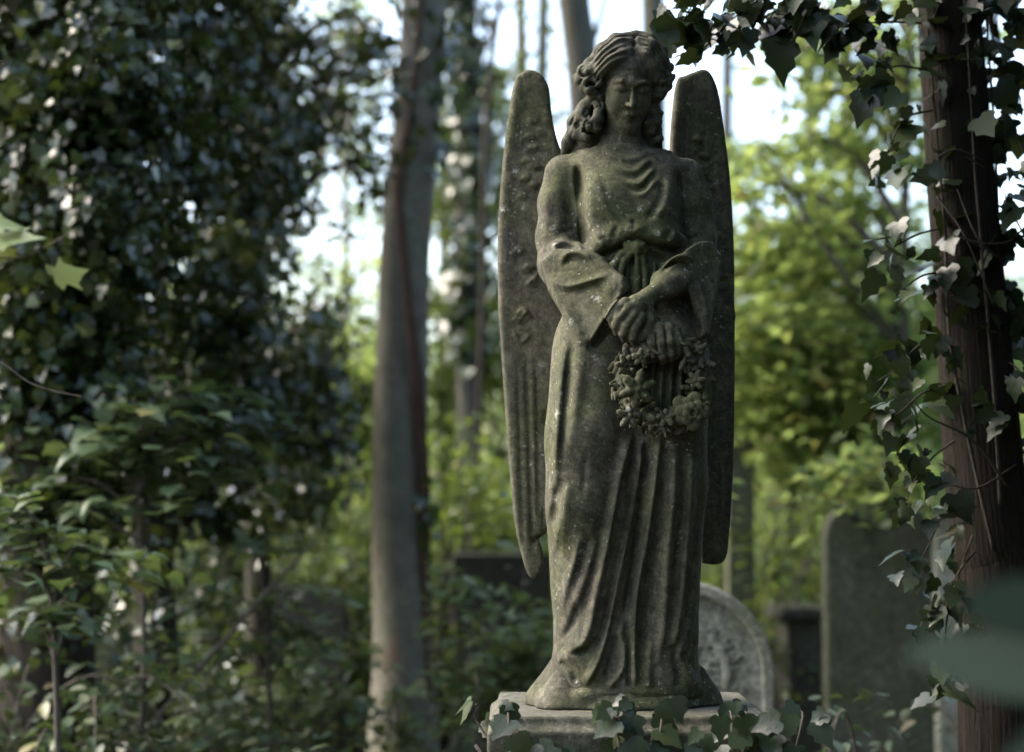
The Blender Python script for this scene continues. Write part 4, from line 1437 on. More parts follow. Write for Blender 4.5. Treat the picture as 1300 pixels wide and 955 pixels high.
ivy_tree('broad dark trunk buried in ivy at the left edge', 'dense dark ivy covering the broad left-edge trunk from top to bottom',
         [(58, 860), (62, 560), (66, 300), (62, 100), (58, -60), (56, -260)], (120, 110, 104, 98, 92, 80), 7.6,
         [(90, 60, -.2, .62, .5, .55, 2600), (10, 160, .1, .5, .5, .6, 1800), (130, 240, -.2, .42, .4, .6, 2000), (40, 330, -.1, .42, .4, .45, 1500),
          (60, -120, 0, .9, .7, .5, 2600), (40, 470, 0, .34, .3, .4, 900), (50, 590, -.1, .34, .3, .35, 800), (110, 520, -.1, .28, .3, .3, 600), (-60, 40, .3, .5, .5, .9, 1600)], 3600)
ivy_tree('leaning dark trunk beside the ivy-buried left-edge tree', 'ivy thatch with pale glints hanging over the leaning dark trunk',
         [(200, 860), (190, 620), (178, 520), (152, 420), (146, 300), (150, 160), (170, 20), (190, -160)], (58, 52, 46, 38, 34, 32, 30, 26), 8.4,
         [(210, 40, .1, .62, .5, .5, 1300), (250, 180, 0, .55, .5, .5, 1200), (230, 320, .1, .50, .45, .42, 1200), (170, 120, .3, .5, .5, .6, 900),
          (300, 60, .3, .45, .45, .45, 600), (220, -130, .2, .9, .7, .5, 2400), (270, 440, .2, .42, .4, .30, 1100), (240, 540, .2, .40, .4, .3, 900), (180, 600, .1, .3, .3, .35, 700), (300, 600, .3, .3, .3, .3, 600)], 1500)
ivy_tree('slim dark trunk at the edge of the bright sky gap', 'loose ivy sprays with sky between them beside the bright gap',
         [(330, 860), (326, 620), (322, 440), (326, 280), (330, 120), (322, -40), (318, -180)], (34, 30, 28, 26, 24, 22, 18), 9.4,
         [(282, 270, 0, .32, .4, .40, 700), (310, 110, .1, .40, .4, .45, 800), (305, 430, 0, .36, .4, .36, 1000), (385, 50, .2, .45, .45, .30, 330), (420, 140, .3, .36, .4, .22, 200),
          (350, -70, .1, .8, .7, .3, 1000), (350, 185, .2, .3, .4, .2, 200), (455, 20, .4, .3, .3, .2, 140), (340, 500, .1, .4, .4, .24, 900), (395, 455, .2, .25, .3, .12, 260), (370, 590, .1, .34, .4, .3, 800), (345, 150, .2, .3, .4, .3, 420), (372, 235, .3, .18, .3, .25, 170), (440, 90, .3, .25, .3, .3, 260), (462, 200, .3, .12, .3, .3, 120), (410, 400, .3, .2, .3, .12, 140)], 700)
print('left trees', time.time() - T0)
# ------------------------------------------------------------------ right: maples glowing behind the angel
def maple(label, base_px, Y, lumps, trunk_pts, widths, mat, group='young maples in the bright background', leaf=0.075, name='maple_tree', tpl=LEAF_SMALL, bark=None, up=0.75, extra=()):
    P = trunk_path(trunk_pts, Y)
    rd = [rpx(w_, Y) for w_ in widths]
    rd = [rd[0] * 1.15] + rd
    t = thing(name, label, 'tree', base_of(base_px, Y), group)
    sp = [(P, rd, dict(seg=10, rough=0.06, n=6, seed=Y))]
    S_ = spline(P, 8)
    pos = []
    for (px, py, dy, rx, ry, rz, n) in lumps:
        c = Wd(px, py, Y + dy)
        p, cc = clumps(c, (rx, ry, rz), max(6, n // 45), n, 0.22, 0.45, 0.15)
        pos.append(p)
        k = np.argmin(np.abs(S_[:, 2] - (c[2] - 0.5)))
        sp.append((np.array([S_[k], (S_[k] + c) / 2 + (0, 0, .12), c]), [min(0.035, rd[-1] * 1.5 + .01), 0.02, 0.008], dict(seg=6, n=5)))
        for q in cc[::3]:
            sp.append((np.array([c, (c + q) / 2 + rng.normal(size=3) * .06, q]), [0.009, 0.006, 0.002], dict(seg=4, n=3)))
    for (bp, bw) in extra:
        sp.append((np.array([Wd(a, b, Y + c) for a, b, c in bp]), [rpx(q, Y) for q in bw], dict(seg=8, rough=0.05, n=6)))
    tubes('trunk', sp, bark or B_GREY, t)
    leaves('crown', np.vstack(pos), leaf, tpl, mat, t, up=up, hang=0.35, spread=0.55)
    return t


maple('bright green maple with a long dark diagonal limb, right of the angel', 1150, 9.5,
      [(985, 420, .3, .40, .5, .34, 1000), (1040, 470, .4, .5, .5, .30, 1100), (1110, 500, .3, .42, .5, .32, 1000), (960, 340, .5, .34, .4, .3, 700),
       (1010, 280, .3, .34, .4, .16, 330), (1120, 370, .2, .34, .4, .22, 420), (1090, 260, .4, .36, .4, .14, 260), (960, 230, .3, .24, .4, .14, 200), (1150, 200, .2, .34, .4, .2, 260), (1030, 170, .2, .3, .4, .12, 170), (1110, 130, .2, .3, .4, .14, 170), (1140, 60, .1, .3, .4, .2, 200), (1010, 60, .2, .3, .4, .08, 90), (1060, 20, .2, .4, .4, .16, 240), (1160, 0, .2, .4, .4, .2, 260), (1100, 75, .3, .3, .4, .1, 160), (1040, 110, .2, .26, .4, .08, 110), (1060, 560, .3, .5, .5, .26, 900), (1100, 606, -1.2, .36, .2, .09, 150), (1055, 640, -1.2, .22, .2, .12, 80), (1150, 600, -1.2, .25, .2, .1, 90), (970, 520, .3, .40, .4, .25, 700)],
      [(1160, 860), (1155, 640), (1150, 480), (1148, 350), (1152, 200), (1150, 40)], (16, 14, 13, 10, 8, 5), M_BRIGHT, leaf=0.092,
      extra=[([(1150, 455, 0), (1118, 405, -.05), (1080, 360, -.1), (1040, 300, -.1), (1000, 235, -.1), (965, 190, 0)], (9, 9, 8, 7, 6, 3))])
maple('yellow-green maple farther back with orange leaves, its crown beside the right wing', 1000, 12.5,
      [(960, 420, 0, .6, .6, .5, 1500), (1060, 400, 0, .7, .6, .5, 1800), (1150, 420, 0, .6, .6, .5, 1500), (1010, 320, .2, .5, .5, .3, 800), (1130, 300, .2, .5, .5, .26, 700),
       (1000, 520, 0, .8, .6, .4, 1700), (1110, 540, 0, .7, .6, .4, 1500), (1230, 420, 0, .6, .6, .6, 1300), (960, 210, .3, .4, .5, .16, 380), (1090, 190, .3, .5, .5, .14, 420), (1170, 120, .3, .5, .5, .3, 600),
       (1000, 40, .2, .6, .5, .12, 260), (1100, 60, .2, .6, .5, .2, 420)],
      [(1010, 860), (1005, 600), (1010, 440), (1020, 300), (1030, 160), (1035, 20)], (18, 16, 14, 12, 9, 6), M_BRIGHT)
maple('loose maple with small yellowing leaves filling the gap between the grey trunk and the angel', 560, 12.5,
      [(570, 420, 0, .5, .5, .5, 1500), (620, 300, 0, .34, .4, .28, 600), (560, 270, .2, .30, .4, .24, 420), (640, 430, .2, .5, .5, .5, 1400), (600, 520, 0, .7, .5, .4, 1500), (620, 180, 0, .26, .4, .12, 160), (650, 250, .1, .26, .4, .2, 260), (645, 90, .3, .2, .3, .12, 90), (556, 210, .1, .2, .4, .4, 420), (560, 110, .1, .16, .4, .3, 380), (625, 120, .1, .22, .4, .2, 260), (628, 225, .1, .22, .4, .3, 420), (636, 160, .1, .2, .4, .2, 220), (690, 60, .2, .3, .3, .16, 60), (705, 150, .2, .24, .3, .12, 60), (640, 10, .2, .3, .3, .12, 70)],
      [(566, 860), (562, 600), (560, 440), (566, 300), (572, 200)], (14, 12, 10, 8, 5), M_MID)
maple('sunlit young maple low in the bright gap left of the grey trunk', 400, 12.0,
      [(400, 470, 0, .6, .5, .22, 1300), (450, 440, .2, .4, .4, .14, 520), (350, 500, 0, .6, .5, .3, 1300), (440, 540, 0, .6, .5, .4, 1700), (360, 560, 0, .6, .5, .4, 1500), (462, 330, .3, .12, .3, .2, 110), (300, 420, 0, .5, .5, .4, 900)],
      [(402, 860), (398, 680), (400, 600), (404, 520)], (12, 11, 9, 6), M_BRIGHT)
maple('tall thin-leaved maple with sky showing through its top above the left gap', 282, 15.0,
      [(380, 30, 0, .9, .7, .34, 520), (450, 100, 0, .6, .5, .3, 220), (420, 180, .3, .4, .5, .14, 90), (480, 30, 0, .5, .5, .3, 220), (370, 220, 0, .4, .4, .14, 110), (440, 260, 0, .3, .4, .2, 70), (400, 330, 0, .4, .4, .14, 90), (455, 190, 0, .22, .4, .3, 260), (468, 300, 0, .14, .4, .4, 240), (420, 130, 0, .5, .4, .2, 300), (350, 250, 0, .3, .4, .4, 190), (385, 150, 0, .4, .4, .16, 220), (362, 350, 0, .3, .4, .24, 170), (430, 385, 0, .5, .4, .14, 260)],
      [(282, 860), (286, 640), (292, 420), (304, 250), (320, 60)], (16, 15, 13, 10, 6), M_BRIGHT)

# ------------------------------------------------------------------ shrubs of the understorey
def shrub(label, px, Y, w_, h_, n, mat, group='shrubs of the understorey', leaf=0.07, tpl=LEAF_SMALL, d=None, name='shrub'):
    b = base_of(px, Y)
    t = thing(name, label, 'shrub', b, group)
    d = d or w_ * 0.8
    p, cc = clumps(b + (0, 0, h_ * 0.55), (w_ / 2, d / 2, h_ * 0.48), max(14, n // 50), n, 0.20, 0.7, 0.2)
    p = p[p[:, 2] > b[2] + 0.03]
    sp = []
    for q in cc[::2]:
        s0 = b + np.array([rng.normal() * 0.10, rng.normal() * 0.10, -0.1])
        sp.append((np.array([s0, s0 * .5 + q * .5 + (0, 0, .1), q]), [0.018, 0.011, 0.003], dict(seg=5, n=4)))
    tubes('stems', sp, B_TWIG, t)
    leaves('foliage', p, leaf, tpl, mat, t, up=0.7, hang=0.35)
    return t


SH = [('wide mid-green shrub low behind the left ivy trees', 60, 11.5, 3.0, 2.5, 2600, M_MID),
      ('rounded dull green shrub between the two dark left trunks', 230, 11.0, 2.6, 2.3, 2400, M_DULL),
      ('bushy green shrub under the bright left sky gap', 370, 14.5, 3.2, 3.0, 4400, M_BRIGHT),
      ('leafy shrub behind the foot of the smooth grey trunk', 480, 13.5, 2.6, 2.6, 3400, M_MID),
      ('green shrub filling the gap between grey trunk and left wing', 610, 14.0, 2.6, 2.8, 3800, M_BRIGHT),
      ('rounded shrub with drooping leaves behind the broad-leaved sapling', 330, 10.6, 1.7, 1.9, 3000, M_LAYER),
      ('upright shrub close behind the left side of the grey trunk', 430, 10.9, 1.5, 2.1, 3000, M_MID),
      ('upright shrub close behind the right side of the grey trunk', 575, 10.6, 1.3, 2.0, 2600, M_MID),
      ('dark shrub directly behind the angel', 760, 14.5, 3.0, 2.8, 2600, M_DULL),
      ('fresh green shrub at the right wing tip', 950, 14.0, 2.8, 2.9, 4600, M_BRIGHT),
      ('bright shrub with golden leaves above the arched headstone', 1080, 13.0, 3.0, 2.9, 4800, M_BRIGHT),
      ('bright green shrub behind the red-barked tree', 1220, 13.0, 3.0, 3.1, 4400, M_BRIGHT),
      ('mid-green shrub at the right edge of the wood', 1360, 11.5, 3.0, 2.9, 2600, M_MID)]
for q in SH:
    shrub(*q)

# ------------------------------------------------------------------ far wood: one leafy mass with its trunks
def far_wood():
    V, Fc, o = [], [], 0
    n = 42000
    Y = rng.uniform(19, 34, n)
    px = rng.uniform(-420, 1750, n)
    x = (px - 650) * F * Y
    top = 2.9 + 0.9 * vnoise(x * 0.55 + Y * 0.31, 2.0) + np.where(px > 900, 1.2, 0) + np.where(px < 300, 1.2, 0)
    z = rng.random(n) ** 0.8 * np.maximum(top, 1.2)
    pos = np.column_stack([x, Y, z])
    return pos


fw = leaves('distant_wood', far_wood(), 0.20, LEAF_SMALL, M_BRIGHT, None, up=0.5, hang=0.3, spread=0.8)
tag(fw, 'hazy mass of green woodland far behind the graves', 'woodland', kind='stuff')
FT = 'slim trunks deep in the wood'
for (px, Y, w_, lab) in ((30, 20, 34, 'slim trunk deep in the wood near the left edge of the view'), (262, 18, 30, 'slim trunk deep in the wood behind the ivy thatch'), (515, 21, 22, 'slim trunk deep in the wood hidden by the smooth grey trunk'),
                         (690, 19, 24, 'slim trunk deep in the wood behind the left wing edge'), (925, 20, 22, 'slim trunk deep in the wood just right of the right wing'), (1030, 22, 20, 'slim trunk deep in the wood above the small tomb'),
                         (1195, 19, 26, 'slim trunk deep in the wood beside the red-barked tree'), (1320, 20, 30, 'slim trunk deep in the wood past the right edge')):
    simple_tree('woodland_tree', lab, [(px, 760), (px + 3, 450), (px - 2, 150), (px + 4, -150)], (w_, w_ * .9, w_ * .8, w_ * .6), Y, B_GREY, M_MID, FT,
                crown=((0, 0, 3.0), (3.4, 3.0, 2.0), 40, 1500, 0.45), leaf=0.12)

# ------------------------------------------------------------------ ground cover and low plants
def bramble(label, px, Y, n_arch, h_, n, mat, leaf=0.06, tpl=LEAF_OVAL, r=0.8, name='bramble', cat='bramble', group='brambles among the graves'):
    n = int(n * 1.5)
    b = base_of(px, Y)
    t = thing(name, label, cat, b, group)
    sp, pos, nr = [], [], []
    for i in range(n_arch):
        a = rng.uniform(0, 2 * np.pi)
        L = r * rng.uniform(0.6, 1.2)
        hh = h_ * rng.uniform(0.6, 1.1)
        s0 = b + np.array([rng.normal() * .15, rng.normal() * .15, -.05])
        e = b + np.array([L * math.cos(a), L * math.sin(a), hh * rng.uniform(0.35, 0.8)])
        m_ = (s0 + e) / 2 + np.array([0, 0, hh * 0.55])
        P = np.array([s0, (s0 + m_) / 2 + (0, 0, hh * .2), m_, (m_ + e) / 2 + (0, 0, hh * .1), e])
        sp.append((P, [0.007, 0.006, 0.005, 0.004, 0.002], dict(seg=5, n=5)))
        S_ = spline(P, 12)
        k = rng.integers(8, len(S_), max(2, n // n_arch))
        pos.append(S_[k] + rng.normal(size=(len(k), 3)) * 0.05)
    tubes('stems', sp, B_TWIG, t)
    leaves('leaves', np.vstack(pos), leaf, tpl, mat, t, up=0.9, hang=0.3, spread=0.45)
    return t


BR = [('bramble thicket in front of the olive headstone at lower left', 40, 7.2, 16, 1.25, 620, M_DULL, .07),
      ('arching bramble at lower left beside the half-hidden headstone', 200, 7.4, 16, 1.15, 700, M_LAYER, .075),
      ('bramble with small leaves before the dark slab left of the grey trunk', 310, 8.2, 16, 1.1, 560, M_LAYER, .07, dict(r=.5)),
      ('bramble clump at the foot of the grey trunk', 405, 8.3, 14, 1.15, 420, M_FRESH, .075, dict(r=.34)),
      ('bramble with rounded leaves between the grey trunk and the angel', 628, 8.2, 20, 1.75, 620, M_FRESH, .085, dict(r=.36)),
      ('low bramble in front of the dark slab behind the left wing', 655, 7.6, 14, 1.0, 420, M_DULL, .06, dict(r=.36)),
      ('bramble tangle by the small block tomb', 1020, 9.6, 14, 1.3, 520, M_DULL, .06),
      ('bramble at the foot of the red-barked tree', 1230, 6.6, 12, 1.05, 300, M_DULL, .06),
      ('tall bramble behind the arched headstone', 1120, 10.2, 16, 1.9, 800, M_MID, .06),
      ('bramble spreading right of the round-topped headstone', 960, 9.8, 14, 1.7, 620, M_MID, .06)]
for q in BR:
    bramble(*q[:8], **(q[8] if len(q) > 8 else {}))

n_gc = 9000
gcx, gcy = rng.uniform(-7, 7, n_gc), rng.uniform(5.6, 18, n_gc)
gp = np.column_stack([gcx, gcy, ground_z(gcx, gcy) + np.abs(rng.normal(size=n_gc)) * 0.12 + .03])
gc = leaves('ground_ivy', gp, 0.075, LEAF_IVY, M_IVY, None, up=1.0, hang=0.1, spread=0.5)
tag(gc, 'low ivy and weeds carpeting the ground between the graves', 'ground cover', kind='stuff')

# layered broad-leaved saplings in the left middle distance
def layered(label, px, Y, tiers, mat, leaf, group='broad-leaved saplings at the left', n_per=36):
    b = base_of(px, Y)
    t = thing('sapling', label, 'sapling', b, group)
    topz = Wd(px, tiers[0][1], Y)
    sp = [(np.array([b - (0, 0, .1), (b + topz) / 2 + (0.05, 0, 0), topz]), [0.016, 0.012, 0.005], dict(seg=7, n=8))]
    S_ = spline(sp[0][0], 12)
    pos, tips = [], []
    for (x, y, dy, L) in tiers:
        e = Wd(x, y, Y + dy)
        k = np.argmin(np.abs(S_[:, 2] - (e[2] - 0.12)))
        s0 = S_[k]
        P = np.array([s0, (s0 + e) / 2 + (0, 0, 0.08), e])
        sp.append((P, [0.007, 0.005, 0.002], dict(seg=5, n=6)))
        B = spline(P, 12)
        kk = rng.integers(10, len(B), n_per)
        pos.append(B[kk] + rng.normal(size=(n_per, 3)) * (0.11, 0.11, 0.025))
        tips.append(np.tile((e - s0) / np.linalg.norm(e - s0), (n_per, 1)))
    tubes('stems', sp, B_TWIG, t)
    pos, tips = np.vstack(pos), np.vstack(tips)
    n = len(pos)
    nr = rand_dir(n) * 0.28 + (0, 0, 1.0)
    tp_ = tips + rand_dir(n) * 0.9 + (0, 0, -.25)
    V, Fc = leaf_geo(pos, nr, tp_, leaf * rng.uniform(0.5, 1.2, n), LEAF_BROAD)
    mesh_np('leaves', V, Fc, mat, t)
    return t


layered('sapling with flat layers of broad dull green leaves left of the grey trunk', 170, 7.2,
        [(240, 505, 0, 1), (320, 520, .1, 1), (200, 530, -.1, 1), (270, 545, 0, 1), (150, 560, -.2, 1), (330, 560, .2, 1), (220, 590, -.1, 1), (100, 590, 0, 1), (60, 620, .1, 1), (180, 640, -.2, 1), (20, 650, .1, 1), (130, 610, .2, 1), (280, 600, .2, 1)], M_LAYER, 0.105)
layered('lower sapling with drooping dull leaves near the left edge', 60, 6.4,
        [(40, 680, 0, 1), (120, 700, .1, 1), (0, 720, -.1, 1), (80, 740, 0, 1), (160, 730, .2, 1), (30, 780, .1, 1), (110, 790, 0, 1), (-40, 640, 0, 1)], M_LAYER, 0.085)
layered('thin sapling with rounded leaves over the dark slab left of the grey trunk', 330, 7.6,
        [(330, 700, 0, 1), (390, 760, .1, 1), (280, 770, 0, 1), (350, 800, .1, 1), (240, 780, 0, 1), (410, 810, .2, 1), (300, 830, 0, 1), (380, 840, 0, 1)], M_LAYER, 0.09, n_per=26)

# ------------------------------------------------------------------ gravestones
M_HS = stone_mat('headstone_stone', (0.21, 0.205, 0.165), (0.06, 0.06, 0.05), (0.085, 0.095, 0.045), lichen=0.8, moss_amt=0.8, seed=7.0)
M_HS2 = stone_mat('olive_headstone', (0.105, 0.108, 0.072), (0.04, 0.042, 0.03), (0.055, 0.064, 0.028), lichen=0.3, moss_amt=0.85, seed=9.0)
M_POST = stone_mat('post_stone', (0.16, 0.165, 0.115), (0.06, 0.062, 0.045), (0.085, 0.095, 0.042), lichen=0.3, moss_amt=0.8, seed=15.0)
M_HS3 = stone_mat('dark_headstone', (0.055, 0.053, 0.046), (0.022, 0.022, 0.02), (0.036, 0.040, 0.022), lichen=0.3, moss_amt=0.7, seed=11.0)
M_HSP = stone_mat('pale_headstone', (0.30, 0.30, 0.24), (0.12, 0.12, 0.10), (0.12, 0.13, 0.07), lichen=0.6, moss_amt=0.7, seed=13.0)


def slab(name, outline, y0, y1, mat, parent, bevel=0.012):
    """outline: (n,2) x-z polygon in world coordinates, extruded from y0 to y1"""
    n = len(outline)
    V = [(x, y0, z) for x, z in outline] + [(x, y1, z) for x, z in outline]
    me = bpy.data.meshes.new(name)
    off = Vector(parent.location) if parent else Vector()
    if parent and parent.parent:
        off = off + Vector(parent.parent.location)
    Fc = [tuple(range(n)), tuple(range(2 * n - 1, n - 1, -1))] + [(i, n + i, n + (i + 1) % n, (i + 1) % n) for i in range(n)]
    me.from_pydata([tuple(Vector(v) - off) for v in V], [], Fc)
    me.update()
    import bmesh
    bm = bmesh.new()
    bm.from_mesh(me)
    bmesh.ops.recalc_face_normals(bm, faces=bm.faces)
    bm.to_mesh(me)
    bm.free()
    me.materials.append(mat)
    o = bpy.data.objects.new(name, me)
    COL.objects.link(o)
    o.parent = parent
    if bevel:
        b = o.modifiers.new('bevel', 'BEVEL')
        b.width = bevel
        b.segments = 3
        b.limit_method = 'ANGLE'
        b.angle_limit = R(40)
    return o


def arc(cx, cz, r, a0, a1, n=28):
    return [(cx + r * math.cos(a), cz + r * math.sin(a)) for a in np.linspace(a0, a1, n)]


# round-topped headstone with raised border and carved spray, behind the angel's right side
YA = 6.6
hs = thing('headstone', 'pale round-topped headstone with raised rim and carved foliage, behind the angel', 'headstone', base_of(865, YA), 'headstones')
cA = Wd(866, 856, YA)
rA = abs(Wd(984, 856, YA)[0] - cA[0])
zg = gz(cA[0], YA) - 0.1
slab('slab', [(cA[0] - rA, zg), (cA[0] + rA, zg)] + arc(cA[0], cA[2], rA, 0, math.pi, 40), YA + 0.03, YA + 0.14, M_HSP, hs)
ri = rA * 0.86
rimo = [(cA[0] + ri, zg + .12), (cA[0] + rA - .004, zg + .12)] + arc(cA[0], cA[2], rA - .004, 0, math.pi, 40) + [(cA[0] - rA + .004, zg + .12), (cA[0] - ri, zg + .12)] + arc(cA[0], cA[2], ri, math.pi, 0, 40)
slab('rim', rimo, YA - 0.012, YA + 0.028, M_HSP, hs, 0.010)


def b_relief(gr):
    chain(gr, [np.array([x, YA + .036, z]) - O for x, z in arc(cA[0], cA[2], rA * .5, -.3, math.pi + .3, 14)], [.02] * 14, 0, .01)
    for i in range(150):
        a = rng.uniform(-0.1, math.pi + .1)
        r = rA * rng.uniform(0.25, 0.74)
        z = cA[2] + r * math.sin(a) if rng.random() < .6 else cA[2] - rng.uniform(0, .35)
        c = np.array([cA[0] + r * math.cos(a), YA + 0.030, z]) - O
        t = rng.uniform(0, 6.28)
        L = rng.uniform(.015, .04)
        gr.op(cone(c, c + np.array([L * math.cos(t), -0.006, L * math.sin(t)]), rng.uniform(.007, .013), .004), 0.003)


lo_r = np.array([cA[0] - rA, YA - 0.02, cA[2] - 0.42]) - O
hi_r = np.array([cA[0] + rA, YA + 0.06, cA[2] + rA]) - O
grid_mesh('carved_spray', lo_r, hi_r, 0.006, b_relief, M_HSP, hs)

# big arched headstone on the right
YB = 8.8
hb = thing('headstone', 'large olive headstone with shallow arched top, left of the red-barked tree', 'headstone', base_of(1115, YB), 'headstones')
def xz(px, py, Y):
    p = Wd(px, py, Y)
    return (p[0], p[2])
ob = spline([xz(1048, 682, YB), xz(1056, 655, YB), xz(1080, 637, YB), xz(1112, 628, YB), xz(1146, 634, YB), xz(1172, 652, YB), xz(1184, 682, YB)], 6)
xl, xr = xz(1048, 682, YB)[0], xz(1184, 682, YB)[0]
zg = gz(xl, YB) - .1
slab('slab', [(xr, zg), (xl, zg)] + [tuple(p) for p in ob], YB, YB + 0.13, M_HS2, hb, 0.02)
slab('base', [(xl - .08, zg), (xr + .08, zg), (xr + .08, .26), (xl - .08, .26)], YB - .08, YB + .21, M_HS2, hb, 0.015)

hc_ = thing('headstone', 'narrow pale headstone partly behind the red-barked tree', 'headstone', base_of(1212, 8.2), 'headstones')
a_, b_ = xz(1188, 650, 8.2), xz(1236, 640, 8.2)
slab('slab', [(a_[0], -.1), (b_[0], -.1), (b_[0], b_[1] - .04)] + [((a_[0] + b_[0]) / 2 + (b_[0] - a_[0]) / 2 * math.cos(t), b_[1] - .04 + .05 * math.sin(t)) for t in np.linspace(.2, math.pi - .2, 9)] + [(a_[0], b_[1] - .04)], 8.2, 8.3, M_HSP, hc_)

# small block tomb
YT = 9.2
tb = thing('block_tomb', 'low dark block tomb with overhanging cap, left of the big arched headstone', 'tomb', base_of(1018, YT))
a_, b_ = xz(986, 772, YT), xz(1056, 786, YT)
slab('cap', [(a_[0], b_[1]), (b_[0], b_[1]), (b_[0] - .015, a_[1]), (a_[0] + .015, a_[1])], YT - .05, YT + .5, M_HS3, tb)
slab('body', [(a_[0] + .05, -.1), (b_[0] - .05, -.1), (b_[0] - .05, b_[1] - .003), (a_[0] + .05, b_[1] - .003)], YT, YT + .45, M_HS3, tb)

# slim post and the dark slabs on the left
pt = thing('stone_post', 'slim pale square stone post seen just right of the right wing', 'stone post', base_of(940, 9.8))
a_, b_ = xz(924, 566, 9.8), xz(957, 566, 9.8)
slab('shaft', [(a_[0] - .01, -.1), (b_[0] + .01, -.1), (b_[0], b_[1]), (a_[0], a_[1])], 9.8, 9.93, M_POST, pt)
slab('cap', [(a_[0] - .02, a_[1] + .003), (b_[0] + .02, a_[1] + .003), ((a_[0] + b_[0]) / 2, a_[1] + .06)], 9.78, 9.95, M_POST, pt, .006)


def plain_slab(label, p0, p1, Y, mat, round_=0.0, tilt=0.0, name='headstone'):
    t = thing(name, label, 'headstone', base_of((p0[0] + p1[0]) / 2, Y), 'headstones')
    a, b = xz(*p0, Y), xz(*p1, Y)
    w2, cx = (b[0] - a[0]) / 2, (a[0] + b[0]) / 2
    top = [(cx + w2 * math.cos(q), a[1] - round_ + round_ * math.sin(q)) for q in np.linspace(0, math.pi, 17)] if round_ else [(b[0], b[1]), (a[0], a[1])]
    o = slab('slab', [(a[0], -.15), (b[0], -.15)] + top, Y, Y + .11, mat, t)
    o.rotation_euler = (tilt, 0, 0)
    return t


plain_slab('olive headstone at lower left half hidden by brambles', (92, 760), (186, 760), 8.6, M_HS2, 0.05)
plain_slab('dark flat-topped slab behind brambles left of the grey trunk', (330, 742), (440, 748), 10.2, M_HS3, 0.0)
plain_slab('dark slab with level top between the grey trunk and the left wing', (574, 703), (700, 703), 10.0, M_HS3, 0.0)
plain_slab('reddish-brown leaning headstone among the left undergrowth', (262, 640), (310, 640), 10.6, M_HS3, 0.06, -0.06)
plain_slab('small mossy headstone low at the far left edge', (-20, 790), (44, 790), 8.0, M_HS2, 0.06)
print('right+stones', time.time() - T0)
GLADE = [('dark spreading oak close on the right, outside the view', 4.4, 4.4, 6.5, .22, 7500, M_IVY, (2.3, 2.6, 2.8), 3.4),  # this and the next: unseen, added to block sky light from the right
         ('dark oak just behind on the right', 3.8, 0.8, 7.0, .22, 7500, M_IVY, (2.3, 2.4, 2.8), 3.8),
         ('oak at the back right of the glade', 2.5, -3.5, 8.0, .25, 7500, M_MID, (3.0, 2.6, 3.0), 4.4),  # three unseen oaks added behind the viewpoint to dim the front light
         ('oak at the back left of the glade', -3.5, -4.5, 8.0, .25, 7500, M_MID, (2.8, 2.6, 3.0), 4.2),
         ('oak straight behind the viewpoint', -0.6, -5.0, 8.0, .25, 7500, M_MID, (2.8, 2.6, 3.0), 4.4),
         ('tall oak with a high crown spreading over the angel', 2.6, 5.6, 8.0, .16, 7000, M_MID, (2.6, 2.4, 1.0), 6.8),  # this and the next: crowns added out of view to cut overhead light
         ('tall oak beside the viewpoint with a high crown over the path', -1.6, 0.6, 8.5, .2, 8000, M_MID, (2.6, 3.0, 1.0), 6.8),
         ('young dark oak leaning in from the right of the path', 3.0, 2.2, 4.6, .12, 6500, M_IVY, (1.2, 1.3, 2.0), 2.8),  # added out of view to darken the right side
         ('dark oak beyond the red-barked tree at the right edge', 5.6, 8.4, 7.0, .2, 7000, M_IVY, (1.9, 1.8, 2.8), 3.2),
         ('dense dark oak crowding the red-barked tree from outside the view', 3.35, 5.1, 4.6, .12, 12000, M_IVY, (1.2, 1.2, 2.2), 2.6, .11),  # added out of view as an opaque screen against light from the right
         ('tall thin oak near the viewpoint, its flat crown roofing the glade', 2.2, 2.9, 8.6, .12, 8000, M_MID, (2.6, 2.6, .9), 7.4),  # another unseen crown, added for more shade overhead
         ('dense dark holly close beside the viewpoint on the right', 2.15, 2.7, 4.4, .10, 9000, M_IVY, (.8, 1.0, 2.0), 2.3, .10)]  # added out of view to keep light off the right half
# ------------------------------------------------------------------ T6: the red-barked tree close on the right, with ivy
Y6 = 5.55
tp6 = trunk_path([(1275, 800), (1262, 690), (1250, 590), (1240, 480), (1232, 390), (1224, 300), (1216, 200), (1210, 110), (1203, 0), (1196, -120), (1188, -300)], Y6)
rd6 = [rpx(w_, Y6) for w_ in (124, 112, 104, 98, 94, 90, 86, 84, 82, 78, 74, 66)]
t6 = thing('red_barked_tree', 'dark red-brown fibrous trunk close on the right, hung with ivy', 'tree', base_of(1275, Y6))
tubes('trunk', [(tp6, rd6, dict(seg=110, rough=0.04, lobes=46, flute=0.055, n=26))] + branch_set([tp6[-1], tp6[-2]], 7, 1.6, 0.045, 0.3), B_RED, t6)
cp, _ = clumps(tp6[-1] + (0.3, 0, 1.1), (1.3, 1.3, 0.6), 40, 4200, 0.22)
leaves('crown', cp, 0.085, LEAF_OVAL, M_MID, t6, up=0.8)

iv6 = thing('climbing_ivy', 'large-leaved ivy with long sprays on the red-barked trunk', 'ivy', base_of(1215, Y6 - 0.14), 'ivy on the trees')
stems6, pos6, nrm6, tip6, siz6 = [], [], [], [], []


